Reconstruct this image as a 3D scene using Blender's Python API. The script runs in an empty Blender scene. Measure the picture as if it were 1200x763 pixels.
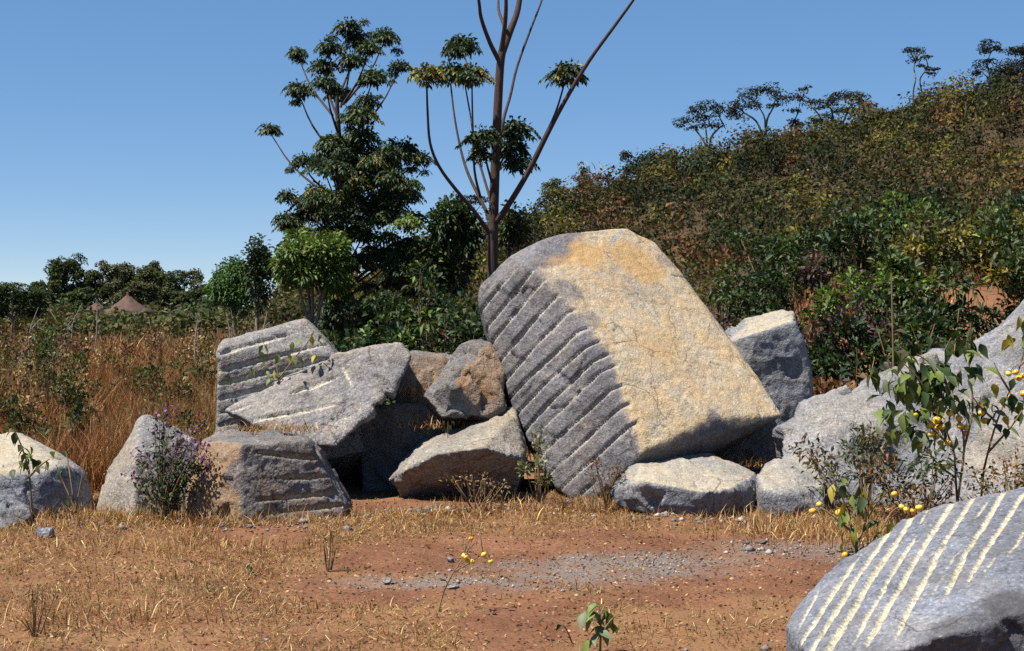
import bpy, bmesh, math, random
import numpy as np
from mathutils import Vector, Matrix

# ------------------------------------------------------------------ camera, sky, sun, exposure
SC = bpy.context.scene
COL = SC.collection
FPX, HZ, CAMZ = 1667.0, 365.0, 1.6          # focal length in photo pixels, horizon row, eye height
cd = bpy.data.cameras.new('camera'); cam = bpy.data.objects.new('camera', cd); COL.objects.link(cam)
cd.sensor_width = 36.0; cd.lens = FPX * 36.0 / 1200.0
cd.shift_y = (HZ - 381.5) / 1200.0
cd.clip_end = 8000.0; cd.clip_start = 0.05
cam.location = (0, 0, CAMZ); cam.rotation_euler = (math.radians(90), 0, 0)
SC.camera = cam

SUN = Vector((-0.42, -0.20, 0.885)).normalized()
elev = math.asin(SUN.z); azim = math.atan2(SUN.x, SUN.y)
w = bpy.data.worlds.new('World'); SC.world = w; w.use_nodes = True
wn = w.node_tree.nodes; wl = w.node_tree.links
sky = wn.new('ShaderNodeTexSky'); sky.sky_type = 'NISHITA'; sky.sun_disc = False
sky.sun_elevation = elev; sky.sun_rotation = azim
sky.altitude = 5000.0; sky.air_density = 1.0; sky.dust_density = 0.0; sky.ozone_density = 4.0
wn['Background'].inputs['Strength'].default_value = 0.073
gm_ = wn.new('ShaderNodeGamma'); gm_.inputs[1].default_value = 0.45           # film-like compression of the whole sky
hs_ = wn.new('ShaderNodeHueSaturation'); hs_.inputs['Hue'].default_value = 0.505; hs_.inputs['Saturation'].default_value = 1.72; hs_.inputs['Value'].default_value = 2.3
wl.new(sky.outputs['Color'], gm_.inputs[0]); wl.new(gm_.outputs[0], hs_.inputs['Color']); wl.new(hs_.outputs[0], wn['Background'].inputs['Color'])

sd = bpy.data.lights.new('sun', 'SUN'); sd.energy = 5.0; sd.angle = math.radians(0.5); sd.color = (1.0, 0.93, 0.82)
sun = bpy.data.objects.new('sun', sd); COL.objects.link(sun)
sun.rotation_euler = (-SUN).to_track_quat('-Z', 'Y').to_euler(); sun.location = (-20, -5, 40)
SC.view_settings.view_transform = 'Standard'; SC.view_settings.look = 'None'
SC.view_settings.exposure = 1.0; SC.view_settings.gamma = 1.0
SC.view_settings.use_curve_mapping = False
SC.render.engine = 'CYCLES'
SC.cycles.use_denoising = False
SC.cycles.max_bounces = 5; SC.cycles.diffuse_bounces = 1; SC.cycles.glossy_bounces = 2
SC.cycles.transmission_bounces = 3; SC.cycles.transparent_max_bounces = 4
SC.cycles.pixel_filter_type = 'BLACKMAN_HARRIS'; SC.cycles.filter_width = 1.5

rng = np.random.default_rng(7)
random.seed(7)

# ------------------------------------------------------------------ helpers
def P(px, py, Y):                              # photo pixel at depth Y metres -> world point
    return np.array(((px - 600.0) / FPX * Y, Y, CAMZ - (py - HZ) / FPX * Y))

def ss(a, b, x):
    t = np.clip((np.asarray(x, float) - a) / (b - a), 0, 1)
    return t * t * (3 - 2 * t)

_perm = np.random.default_rng(3).random((64, 64, 64)).astype(np.float32)
def vnoise(p):                                 # smooth value noise, 0..1
    p = np.asarray(p, float); i = np.floor(p).astype(int); f = p - i; f = f * f * (3 - 2 * f)
    a = [i[:, k] & 63 for k in range(3)]; b = [(i[:, k] + 1) & 63 for k in range(3)]
    x, y, z = f[:, 0], f[:, 1], f[:, 2]
    g = lambda X, Y_, Z: _perm[X, Y_, Z]
    c00 = g(a[0], a[1], a[2]) * (1 - x) + g(b[0], a[1], a[2]) * x
    c10 = g(a[0], b[1], a[2]) * (1 - x) + g(b[0], b[1], a[2]) * x
    c01 = g(a[0], a[1], b[2]) * (1 - x) + g(b[0], a[1], b[2]) * x
    c11 = g(a[0], b[1], b[2]) * (1 - x) + g(b[0], b[1], b[2]) * x
    return (c00 * (1 - y) + c10 * y) * (1 - z) + (c01 * (1 - y) + c11 * y) * z
_rot = np.array(Matrix.Rotation(0.7, 3, 'X') @ Matrix.Rotation(0.9, 3, 'Z'))
def fbm(p, octv=4, gain=0.5):
    p = np.asarray(p, float); s = 0; a = 1; t = 0
    for k in range(octv):
        s = s + a * (vnoise(p) - 0.5); t += a; a *= gain; p = (p @ _rot.T) * 2.03 + 11.3
    return s / t * 2

def n2(x, y, sc, seed=0):
    x = np.atleast_1d(np.asarray(x, float)); y = np.atleast_1d(np.asarray(y, float))
    return fbm(np.stack([x * sc + seed * 7.1 + 100, y * sc + 200 + seed * 3.3, np.full_like(x, seed * 1.7 + 5)], 1), 3)

RX = np.array([-60, -19, -14.2, -8.5, -4.2, 0, 7.1, 14.2, 21.2, 28.3, 35.4, 42.5, 60, 110])
RZ = np.array([0.0, 0.0, 1.0, 3.0, 5.2, 7.2, 10.0, 12.3, 14.2, 16.1, 18.1, 19.6, 23, 26])
def gz(x, y):                                  # ground height
    x = np.asarray(x, float); y = np.asarray(y, float)
    yy = np.maximum(y, 1)
    r = (np.interp(x - 2, RX, RZ) + np.interp(x, RX, RZ) + np.interp(x + 2, RX, RZ)) / 3
    h = r * ss(27, 118, y) * (1 - ss(130, 420, y))
    sh = np.shape(h); X = np.broadcast_to(x, sh).ravel(); Yv = np.broadcast_to(y, sh).ravel()
    big = n2(X, Yv, 0.09, 1).reshape(sh) * 1.2 * ss(35, 70, y) * ss(0, 3, r)
    bank = 2.0 * ss(13.6, 20.5, y) * ss(1.2, 6.0, x - 0.05 * (y - 14)) * (1 - ss(40, 70, y))
    small = (n2(X, Yv, 0.55, 2) * 0.05 + n2(X, Yv, 2.3, 3) * 0.03 + n2(X, Yv, 5.5, 4) * 0.014).reshape(sh)
    return h + big + bank + small

def G(px, Y):                                  # ground point seen in photo column px at depth Y
    x = (px - 600.0) / FPX * Y
    return np.array((x, Y, float(gz(np.array([x]), np.array([Y]))[0])))

def mesh_np(name, V, F, tint=None, smooth=False):
    me = bpy.data.meshes.new(name)
    V = np.asarray(V, np.float32).reshape(-1, 3)
    F = [np.asarray(f, np.int32) for f in (F if isinstance(F, list) else [F]) if len(f)]
    tot = np.concatenate([np.full(len(f), f.shape[1], np.int32) for f in F])
    idx = np.concatenate([f.ravel() for f in F])
    me.vertices.add(len(V)); me.vertices.foreach_set('co', V.ravel())
    me.loops.add(len(idx)); me.loops.foreach_set('vertex_index', idx)
    me.polygons.add(len(tot))
    me.polygons.foreach_set('loop_start', np.concatenate([[0], np.cumsum(tot)[:-1]]).astype(np.int32))
    me.polygons.foreach_set('loop_total', tot)
    if smooth: me.polygons.foreach_set('use_smooth', np.ones(len(tot), bool))
    me.update(calc_edges=True)
    if tint is not None:
        at = me.color_attributes.new('tint', 'FLOAT_COLOR', 'POINT')
        t = np.ones((len(V), 4), np.float32); t[:, :3] = tint
        at.data.foreach_set('color', t.ravel())
    return me

class MB:                                      # collects vertices, faces and tints
    def __init__(s): s.V = []; s.Q = []; s.T = []; s.C = []; s.n = 0
    def add(s, V, Q=None, T=None, C=(1, 1, 1)):
        V = np.asarray(V, float).reshape(-1, 3)
        if Q is not None and len(Q): s.Q.append(np.asarray(Q) + s.n)
        if T is not None and len(T): s.T.append(np.asarray(T) + s.n)
        s.V.append(V); C = np.asarray(C, float); s.C.append(np.broadcast_to(C, (len(V), 3)).copy() if C.ndim == 1 else C)
        s.n += len(V)
    def mesh(s, name, origin=(0, 0, 0), smooth=False):
        V = np.concatenate(s.V) - np.asarray(origin)
        F = ([np.concatenate(s.Q)] if s.Q else []) + ([np.concatenate(s.T)] if s.T else [])
        return mesh_np(name, V, F, np.concatenate(s.C), smooth)

def link(name, me, mat, parent=None, loc=(0, 0, 0)):
    o = bpy.data.objects.new(name, me); COL.objects.link(o)
    if me is not None and mat is not None and not me.materials: me.materials.append(mat)
    o.location = tuple(float(v) for v in loc)
    if parent is not None: o.parent = parent
    return o
def tag(o, label=None, cat=None, group=None, kind=None):
    if label: o['label'] = label
    if cat: o['category'] = cat
    if group: o['group'] = group
    if kind: o['kind'] = kind
    return o
def thing(name, label, cat, base, group=None):
    return tag(link(name, None, None, None, base), label, cat, group)

# ------------------------------------------------------------------ materials
ALB = (0.79, 0.79, 0.79)                       # keeps every albedo in step with the exposure above
def newmat(name):
    m = bpy.data.materials.new(name); m.use_nodes = True; nt = m.node_tree
    return m, nt, nt.nodes, nt.links, nt.nodes['Principled BSDF']
def N(nodes, t, **kw):
    n = nodes.new(t)
    for k, v in kw.items():
        if k in n.inputs: n.inputs[k].default_value = v
        else: setattr(n, k, v)
    return n
def mixc(nt, fac, a, b, blend='MIX'):
    n = nt.nodes.new('ShaderNodeMix'); n.data_type = 'RGBA'; n.blend_type = blend
    for sock, v in ((n.inputs[0], fac), (n.inputs[6], a), (n.inputs[7], b)):
        if isinstance(v, bpy.types.NodeSocket): nt.links.new(v, sock)
        elif isinstance(v, (int, float)): sock.default_value = v
        else: sock.default_value = (*v, 1)
    return n.outputs[2]
def ramp(nt, src, stops):
    n = nt.nodes.new('ShaderNodeValToRGB'); nt.links.new(src, n.inputs[0])
    e = n.color_ramp.elements
    while len(e) < len(stops): e.new(0.5)
    for el, (p, c) in zip(e, stops):
        el.position = p; el.color = (c, c, c, 1) if isinstance(c, (int, float)) else (*c, 1)
    return n.outputs[0]

def rock_mat(name, grey=(0.22, 0.225, 0.25), stain=(0.52, 0.32, 0.12), stain2=(0.40, 0.30, 0.18), groove=(0.42, 0.38, 0.33), bump=0.6, third=(0.05, 0.045, 0.045)):
    m, nt, nd, lk, bs = newmat(name)
    tc = nd.new('ShaderNodeTexCoord'); co = tc.outputs['Object']
    at = nd.new('ShaderNodeAttribute'); at.attribute_name = 'tint'
    sp = nd.new('ShaderNodeSeparateColor'); lk.new(at.outputs['Color'], sp.inputs[0])
    def noise(scale, det=3, rough=0.55):
        n = N(nd, 'ShaderNodeTexNoise', Scale=scale, Detail=det, Roughness=rough); lk.new(co, n.inputs['Vector']); return n.outputs['Fac']
    big = ramp(nt, noise(2.2, 5), [(0.3, 0.72), (0.7, 1.25)])
    fine = ramp(nt, noise(52, 3, 0.7), [(0.28, 0.35), (0.44, 0.88), (0.58, 1.08), (0.72, 2.0)])
    mid = ramp(nt, noise(14, 4, 0.6), [(0.3, 0.74), (0.7, 1.24)])
    base = mixc(nt, 1.0, grey, big, 'MULTIPLY')
    warm = ramp(nt, noise(3.7, 4), [(0.42, 0.0), (0.75, 0.55)])
    base = mixc(nt, warm, base, mixc(nt, 1.0, base, (1.35, 1.12, 0.82), 'MULTIPLY'))
    stc = mixc(nt, ramp(nt, noise(5, 5, 0.6), [(0.35, 0.0), (0.65, 1.0)]), stain, stain2)
    base = mixc(nt, sp.outputs[0], base, stc)
    base = mixc(nt, sp.outputs[1], base, groove)
    soft = nd.new('ShaderNodeMapRange'); lk.new(sp.outputs[0], soft.inputs[0]); soft.inputs[3].default_value = 1.0; soft.inputs[4].default_value = 0.6
    base = mixc(nt, soft.outputs[0], base, mixc(nt, 1.0, base, mid, 'MULTIPLY'))
    base = mixc(nt, soft.outputs[0], base, mixc(nt, 1.0, base, fine, 'MULTIPLY'))
    ns_ = N(nd, 'ShaderNodeTexNoise', Scale=3.5, Detail=5.0); lk.new(co, ns_.inputs['Vector'])
    wv = nd.new('ShaderNodeVectorMath'); wv.operation = 'MULTIPLY_ADD'; lk.new(ns_.outputs['Color'], wv.inputs[0]); wv.inputs[1].default_value = (0.45, 0.45, 0.45); lk.new(co, wv.inputs[2])
    vo = nd.new('ShaderNodeTexVoronoi'); vo.feature = 'DISTANCE_TO_EDGE'; vo.inputs['Scale'].default_value = 1.7; lk.new(wv.outputs[0], vo.inputs['Vector'])
    line = ramp(nt, vo.outputs['Distance'], [(0.0, 1.0), (0.014, 0.0)])
    crack = mixc(nt, 1.0, line, ramp(nt, noise(1.4, 2), [(0.47, 0.0), (0.56, 0.85)]), 'MULTIPLY')
    base = mixc(nt, crack, base, (0.045, 0.038, 0.034))
    lich = ramp(nt, noise(7, 6, 0.7), [(0.60, 0.0), (0.70, 0.55)])
    base = mixc(nt, lich, base, mixc(nt, 1.0, base, (0.62, 0.58, 0.55), 'MULTIPLY'))
    dk = nd.new('ShaderNodeMath'); dk.operation = 'MULTIPLY'; lk.new(sp.outputs[2], dk.inputs[0]); dk.inputs[1].default_value = 0.8
    base = mixc(nt, dk.outputs[0], base, third)
    base = mixc(nt, 1.0, base, ALB, 'MULTIPLY')
    lk.new(base, bs.inputs['Base Color']); bs.inputs['Roughness'].default_value = 0.85
    bs.inputs['Specular IOR Level'].default_value = 0.25
    bmul = nd.new('ShaderNodeMath'); bmul.operation = 'MULTIPLY'; lk.new(soft.outputs[0], bmul.inputs[0]); bmul.inputs[1].default_value = bump
    b1 = N(nd, 'ShaderNodeBump', Strength=bump, Distance=0.035); lk.new(noise(16, 6, 0.62), b1.inputs['Height']); lk.new(bmul.outputs[0], b1.inputs['Strength'])
    b2 = N(nd, 'ShaderNodeBump', Strength=bump, Distance=0.02); lk.new(noise(60, 3, 0.6), b2.inputs['Height'])
    lk.new(b1.outputs[0], b2.inputs['Normal']); lk.new(b2.outputs[0], bs.inputs['Normal'])
    return m

def leaf_mat(name, transl=0.3, rough=0.45, var=(0.6, 1.45), spec=0.4):
    m, nt, nd, lk, bs = newmat(name)
    at = nd.new('ShaderNodeAttribute'); at.attribute_name = 'tint'
    ge = nd.new('ShaderNodeNewGeometry')
    r = ramp(nt, ge.outputs['Random Per Island'], [(0.0, var[0]), (1.0, var[1])])
    c = mixc(nt, 1.0, mixc(nt, 1.0, at.outputs['Color'], r, 'MULTIPLY'), ALB, 'MULTIPLY')
    lk.new(c, bs.inputs['Base Color']); bs.inputs['Roughness'].default_value = rough
    bs.inputs['Specular IOR Level'].default_value = spec
    tr = nd.new('ShaderNodeBsdfTranslucent'); lk.new(mixc(nt, 1.0, c, (1.25, 1.2, 0.6), 'MULTIPLY'), tr.inputs['Color'])
    mx = nd.new('ShaderNodeMixShader'); mx.inputs[0].default_value = transl
    lk.new(bs.outputs[0], mx.inputs[1]); lk.new(tr.outputs[0], mx.inputs[2])
    lk.new(mx.outputs[0], nd['Material Output'].inputs[0])
    return m

def bark_mat(name, a, b, sc=30):
    m, nt, nd, lk, bs = newmat(name)
    tc = nd.new('ShaderNodeTexCoord'); mp = nd.new('ShaderNodeMapping'); mp.inputs['Scale'].default_value = (1, 1, 0.25)
    lk.new(tc.outputs['Object'], mp.inputs[0])
    n = N(nd, 'ShaderNodeTexNoise', Scale=sc, Detail=4.0); lk.new(mp.outputs[0], n.inputs['Vector'])
    lk.new(mixc(nt, ramp(nt, n.outputs['Fac'], [(0.35, 0), (0.65, 1)]), a, b), bs.inputs['Base Color'])
    bs.inputs['Roughness'].default_value = 0.85
    bp = N(nd, 'ShaderNodeBump', Strength=0.5, Distance=0.02); lk.new(n.outputs['Fac'], bp.inputs['Height']); lk.new(bp.outputs[0], bs.inputs['Normal'])
    return m

M_leaf = leaf_mat('foliage', 0.25, 0.55, (0.55, 1.45), 0.3)
M_far = leaf_mat('far_foliage', 0.22, 0.7, (0.55, 1.5), 0.15)
M_grass = leaf_mat('dry_grass', 0.25, 0.6, (0.55, 1.5), 0.2)
M_bark = bark_mat('red_brown_bark', (0.022, 0.012, 0.009), (0.055, 0.027, 0.019))
M_bark2 = bark_mat('grey_bark', (0.08, 0.065, 0.05), (0.2, 0.17, 0.14), 14)
M_stem = bark_mat('stem', (0.12, 0.075, 0.035), (0.22, 0.14, 0.06))
M_berry, _nt, _nd, _lk, _bs = newmat('yellow_berry'); _bs.inputs['Roughness'].default_value = 0.3
_oi = _nd.new('ShaderNodeObjectInfo'); _n = N(_nd, 'ShaderNodeTexNoise', Scale=1.6, Detail=4.0); _ad = _nd.new('ShaderNodeMath'); _ad.operation = 'MULTIPLY_ADD'; _lk.new(_oi.outputs['Random'], _ad.inputs[0]); _ad.inputs[1].default_value = 0.5; _lk.new(_n.outputs['Fac'], _ad.inputs[2]); _lk.new(mixc(_nt, ramp(_nt, _ad.outputs[0], [(0.5, 0), (1.0, 1)]), (0.62, 0.30, 0.015), (0.62, 0.50, 0.06)), _bs.inputs['Base Color'])

def soil_material():
    m, nt, nd, lk, bs = newmat('red_soil')
    tc = nd.new('ShaderNodeTexCoord'); co = tc.outputs['Object']
    at = nd.new('ShaderNodeAttribute'); at.attribute_name = 'tint'
    sp = nd.new('ShaderNodeSeparateColor'); lk.new(at.outputs['Color'], sp.inputs[0])
    def noise(scale, det=4, rough=0.6):
        n = N(nd, 'ShaderNodeTexNoise', Scale=scale, Detail=det, Roughness=rough); lk.new(co, n.inputs['Vector']); return n.outputs['Fac']
    soil = mixc(nt, ramp(nt, noise(1.6, 6), [(0.35, 0), (0.65, 1)]), (0.155, 0.069, 0.039), (0.235, 0.115, 0.066))
    soil = mixc(nt, 1.0, soil, ramp(nt, noise(45, 4, 0.7), [(0.3, 0.55), (0.7, 1.35)]), 'MULTIPLY')
    straw = mixc(nt, noise(120, 2), (0.22, 0.115, 0.05), (0.36, 0.23, 0.11))
    base = mixc(nt, sp.outputs[0], soil, straw)
    grav = mixc(nt, ramp(nt, noise(70, 3, 0.7), [(0.35, 0), (0.65, 1)]), (0.125, 0.10, 0.088), (0.27, 0.23, 0.205))
    base = mixc(nt, sp.outputs[1], base, grav)
    base = mixc(nt, sp.outputs[2], base, mixc(nt, noise(0.5, 4), (0.045, 0.034, 0.02), (0.085, 0.055, 0.03)))
    base = mixc(nt, 1.0, base, ALB, 'MULTIPLY')
    lk.new(base, bs.inputs['Base Color']); bs.inputs['Roughness'].default_value = 0.95; bs.inputs['Specular IOR Level'].default_value = 0.1
    b1 = N(nd, 'ShaderNodeBump', Strength=0.7, Distance=0.04); lk.new(noise(9, 6, 0.65), b1.inputs['Height'])
    b2 = N(nd, 'ShaderNodeBump', Strength=0.7, Distance=0.012); lk.new(noise(60, 4, 0.7), b2.inputs['Height'])
    lk.new(b1.outputs[0], b2.inputs['Normal']); lk.new(b2.outputs[0], bs.inputs['Normal'])
    return m

# ------------------------------------------------------------------ ground
def gravel_mask(x, y):
    d = np.hypot((x - 0.62 + 0.25 * (y - 8.6)) / 1.05, (y - 8.75 - 0.35 * (x - 0.6)) / 0.62)
    d2 = np.hypot((x + 0.35) / 0.7, (y - 8.4) / 0.22)
    d3 = np.hypot((x - 2.1) / 0.8, (y - 9.6) / 0.35)
    return (1 - ss(0.3, 1.3, np.minimum(np.minimum(d, d2), d3) + 0.7 * n2(x, y, 2.2, 9))) * np.clip(0.78 + 0.8 * n2(x, y, 6.5, 10), 0, 0.95)
def bare_mask(x, y):
    d = np.hypot((x - 0.05) / 1.15, (y - 9.2) / 0.75)
    d2 = np.hypot((x - 1.2) / 1.9, (y - 9.1) / 1.1)
    b = 1 - ss(0.65, 1.15, np.minimum(d, d2) + 0.5 * n2(x, y, 1.6, 12))
    return np.maximum(b, ss(0.06, 0.34, n2(x, y, 1.1, 20)) * 0.8)

def build_ground():
    ys = np.concatenate([np.linspace(-40, 4, 24), np.linspace(4.15, 15, 250), 15 + (np.geomspace(1, 400, 130) - 1) * 0.35, np.geomspace(160, 4000, 30)])
    u = np.linspace(-1, 1, 290)
    xs0 = np.sign(u) * (np.abs(u) * 5.5 + 3500 * np.abs(u) ** 9 + 25 * np.abs(u) ** 4)
    X, Y = np.meshgrid(xs0, ys); X = X * (1 + np.clip(Y - 8, 0, 120)[:, :] * 0.05 * (np.abs(X) < 400))
    Z = gz(X, Y)
    V = np.stack([X, Y, Z], -1).reshape(-1, 3)
    nx, ny = len(xs0), len(ys)
    i = np.arange(nx * ny).reshape(ny, nx)
    F = np.stack([i[:-1, :-1], i[:-1, 1:], i[1:, 1:], i[1:, :-1]], -1).reshape(-1, 4)
    x, y = V[:, 0], V[:, 1]
    g = gravel_mask(x, y) * (y < 12); b = bare_mask(x, y) * (y < 12)
    st = np.clip(0.34 - b * 0.5 + 0.4 * n2(x, y, 3.0, 30), 0, 0.6)
    st = np.where(y > 13, 0.55 + 0.2 * n2(x, y, 0.6, 31), st)
    bank = ss(5.6, 6.6, x) * ss(16, 17.5, y) * (1 - ss(19, 21, y)); st = st * (1 - 0.9 * bank)
    me = mesh_np('ground', V, F, np.stack([st, g, ss(24, 34, y)], 1), True)
    tag(link('ground', me, soil_material()), 'red soil ground with dry straw and a grey gravel patch, rising to a hill', None, None, 'structure')
build_ground()

# ------------------------------------------------------------------ rocks
def plane_of(pp):
    a, b, c = (P(*q) for q in pp); n = np.cross(b - a, c - a); n /= np.linalg.norm(n)
    if n[1] > 0: n = -n
    return a, n
def hit(px, py, pl):
    a, n = pl; d = P(px, py, 1.0) - np.array((0, 0, CAMZ)); o = np.array((0, 0, CAMZ))
    return o + d * (np.dot(a - o, n) / np.dot(d, n))

def rock(name, label, cat, pts, mat, voxel=0.018, lump=0.035, chip=0.022, fine=0.012, smooth=1, planes=(), grooves=(), ledges=(), stain=None, patches=(), seed=0, group=None, cell=0.28, chip_off=1.8, flat=True, poly=None):
    voxel = voxel * 1.22; r = np.random.default_rng(seed + 50)
    W = np.array([P(*q) for q in pts])
    bm = bmesh.new()
    for q in W: bm.verts.new(q)
    res = bmesh.ops.convex_hull(bm, input=bm.verts)
    junk = list({g for g in res['geom_interior'] + res['geom_unused'] if isinstance(g, bmesh.types.BMVert)})
    if junk: bmesh.ops.delete(bm, geom=junk, context='VERTS')
    me = bpy.data.meshes.new('tmp'); bm.to_mesh(me); bm.free()
    o = bpy.data.objects.new('tmp', me); COL.objects.link(o)
    md = o.modifiers.new('r', 'REMESH'); md.mode = 'VOXEL'; md.voxel_size = voxel
    dg = bpy.context.evaluated_depsgraph_get(); dg.update()
    ev = o.evaluated_get(dg).to_mesh()
    n = len(ev.vertices); V = np.empty(n * 3); ev.vertices.foreach_get('co', V); V = V.reshape(-1, 3)
    F = np.empty(len(ev.polygons) * 4, np.int32); ev.polygons.foreach_get('vertices', F); F = F.reshape(-1, 4)
    o.evaluated_get(dg).to_mesh_clear(); bpy.data.objects.remove(o); bpy.data.meshes.remove(me)
    E = np.concatenate([F[:, [0, 1]], F[:, [1, 2]], F[:, [2, 3]], F[:, [3, 0]]])
    deg = np.bincount(E.ravel(), minlength=n)[:, None]
    def lap(V, it, k=0.6):
        for _ in range(it):
            s = np.stack([np.bincount(E[:, 0], V[E[:, 1], c], n) + np.bincount(E[:, 1], V[E[:, 0], c], n) for c in range(3)], 1) / deg
            V = V + k * (s - V)
        return V
    def normals(V):
        fn = np.cross(V[F[:, 2]] - V[F[:, 0]], V[F[:, 3]] - V[F[:, 1]])
        nv = np.stack([sum(np.bincount(F[:, k], fn[:, c], n) for k in range(4)) for c in range(3)], 1)
        return nv / np.maximum(np.linalg.norm(nv, axis=1, keepdims=True), 1e-9)
    V = lap(V, smooth); Nn = normals(V)
    # lumps, chipped facets, fine roughness
    d = lump * fbm(V * 1.3 + seed * 3.7, 4)
    area = len(V) * voxel ** 2; ns = int(max(12, min(320, area / cell ** 2)))
    sd_ = V[r.integers(0, n, ns)] + r.normal(0, 0.02, (ns, 3)); dirs = r.normal(0, 1, (ns, 3))
    Vw = V + 0.06 * np.stack([fbm(V * 6 + k * 9.1 + seed, 2) for k in range(3)], 1)
    near = np.empty(n, int)
    for a in range(0, n, 20000):
        near[a:a + 20000] = ((Vw[a:a + 20000, None, :] - sd_[None]) ** 2).sum(2).argmin(1)
    fac = np.einsum('ij,ij->i', V - sd_[near], dirs[near]) / cell
    chipv = np.full(n, chip)
    if planes and chip_off != 1: chipv = chip * (1 + (chip_off - 1) * (1 - ss(0.6, 0.85, Nn @ plane_of(planes[0])[1])))
    d = d + chipv * np.clip(fac, -1.2, 1.2) * (0.35 + 0.65 * ss(-0.1, 0.5, fbm(V * 1.9 + 31 + seed, 2)))
    f2 = fbm(V * 9 + seed, 4, 0.6); d = d + fine * (1 - 2.2 * np.abs(f2))
    pl = [plane_of(q) for q in planes]
    gm = np.zeros(n)
    for (pi, x1, y1, x2, y2, hw, dep) in ledges:
        a, nn = pl[pi]; A, B = hit(x1, y1, pl[pi]), hit(x2, y2, pl[pi]); t = B - A; L = np.linalg.norm(t); t /= L
        side = np.cross(nn, t); side = side if side[2] < 0 else -side
        rel = V - A; s_ = rel @ side + 0.02 * fbm(V * 4 + 3, 2); ok = ss(0.5, 0.8, Nn @ nn)
        u = rel @ t; ok = ok * ss(-0.15, 0.02, u) * (1 - ss(L - 0.02, L + 0.15, u))
        d = d + dep * ss(-0.02, 0.02, s_) * ok * (1 - ss(hw * 0.6, hw, s_))
    for gi, (pi, x1, y1, x2, y2, hw, dep) in enumerate(grooves):
        a, nn = pl[pi]; A, B = hit(x1, y1, pl[pi]), hit(x2, y2, pl[pi]); t = B - A; L = np.linalg.norm(t); t /= L
        side = np.cross(nn, t); rel = V - A; u = rel @ t
        wob = 0.35 * hw * fbm(np.stack([u * 4 + gi * 5, np.full(n, gi * 2.3), np.full(n, seed * 1.1)], 1), 2)
        s_ = np.abs(rel @ side + wob)
        prof = 0.85 + 0.32 * fbm(np.stack([u * 3.1 + gi * 9, np.full(n, gi * 1.3), np.full(n, 3.0)], 1), 2)
        h = hw * np.clip(prof, 0.5, 1.15) * ss(-0.05, 0.14, u) * (1 - ss(L - 0.14, L + 0.05, u))
        ok = ss(0.35, 0.6, Nn @ nn) * (np.abs(rel @ nn) < 0.3)
        q = np.clip(1 - (s_ / np.maximum(h, 1e-4)) ** 2, 0, 1) * ok
        d = np.where(q > 0, d * (1 - 0.5 * np.sqrt(q)) - dep * np.sqrt(q) * np.clip(prof, 0.4, 1.1), d)
        gm = np.maximum(gm, ss(0.0, 0.25, q))
    st = np.zeros(n)
    if stain:
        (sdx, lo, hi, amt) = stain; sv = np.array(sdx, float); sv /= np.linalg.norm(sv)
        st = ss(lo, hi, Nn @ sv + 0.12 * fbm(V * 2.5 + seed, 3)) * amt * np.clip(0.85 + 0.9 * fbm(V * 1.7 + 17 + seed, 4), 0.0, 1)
    if poly:                                          # weathered skin of one whole face, outlined on the stone
        q = np.array(poly, float); pu = 600 + V[:, 0] / V[:, 1] * FPX; pv = HZ - (V[:, 2] - CAMZ) / V[:, 1] * FPX
        wob = fbm(V * 5 + 9, 3) * 9; ins = np.zeros(n, bool); dist = np.full(n, 1e9); j = len(q) - 1
        for i in range(len(q)):
            a, b = q[i], q[j]; j = i
            cr = ((a[1] > pv) != (b[1] > pv)) & (pu < (b[0] - a[0]) * (pv - a[1]) / (b[1] - a[1] + 1e-9) + a[0]); ins ^= cr
            t_ = np.clip(((pu - a[0]) * (b[0] - a[0]) + (pv - a[1]) * (b[1] - a[1])) / ((b - a) ** 2).sum(), 0, 1)
            dist = np.minimum(dist, np.hypot(pu - a[0] - t_ * (b[0] - a[0]), pv - a[1] - t_ * (b[1] - a[1])))
        sdist = np.where(ins, dist, -dist) + wob
        st = ss(-4, 9, sdist) * ss(0.25, 0.45, Nn @ np.array((0.3, -0.6, 0.74))) * np.clip(0.92 + 0.35 * fbm(V * 1.7 + 17, 4), 0, 1)
    dk = np.zeros(n)
    for (kind, px, py, Y, rad, amt) in patches:       # colour patches: stains, clean stone, and shade painted onto two rocks
        c = P(px, py, Y); dd = np.linalg.norm(V - c, axis=1) + rad * 0.8 * fbm(V * 3.1 + seed, 3)
        m_ = amt * (1 - ss(rad * 0.55, rad, dd))
        if kind == 'stain': st = np.maximum(st, m_)
        elif kind == 'clean': st = st * (1 - m_)
        else: dk = np.maximum(dk, m_)
    V = V + Nn * d[:, None]
    base = np.array((V[:, 0].mean(), V[:, 1].mean(), V[:, 2].min()))
    me = mesh_np(name, V - base, F, np.stack([st, gm, dk], 1), not flat)
    return tag(link(name, me, mat, None, base), label, cat, group, 'thing')

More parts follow.
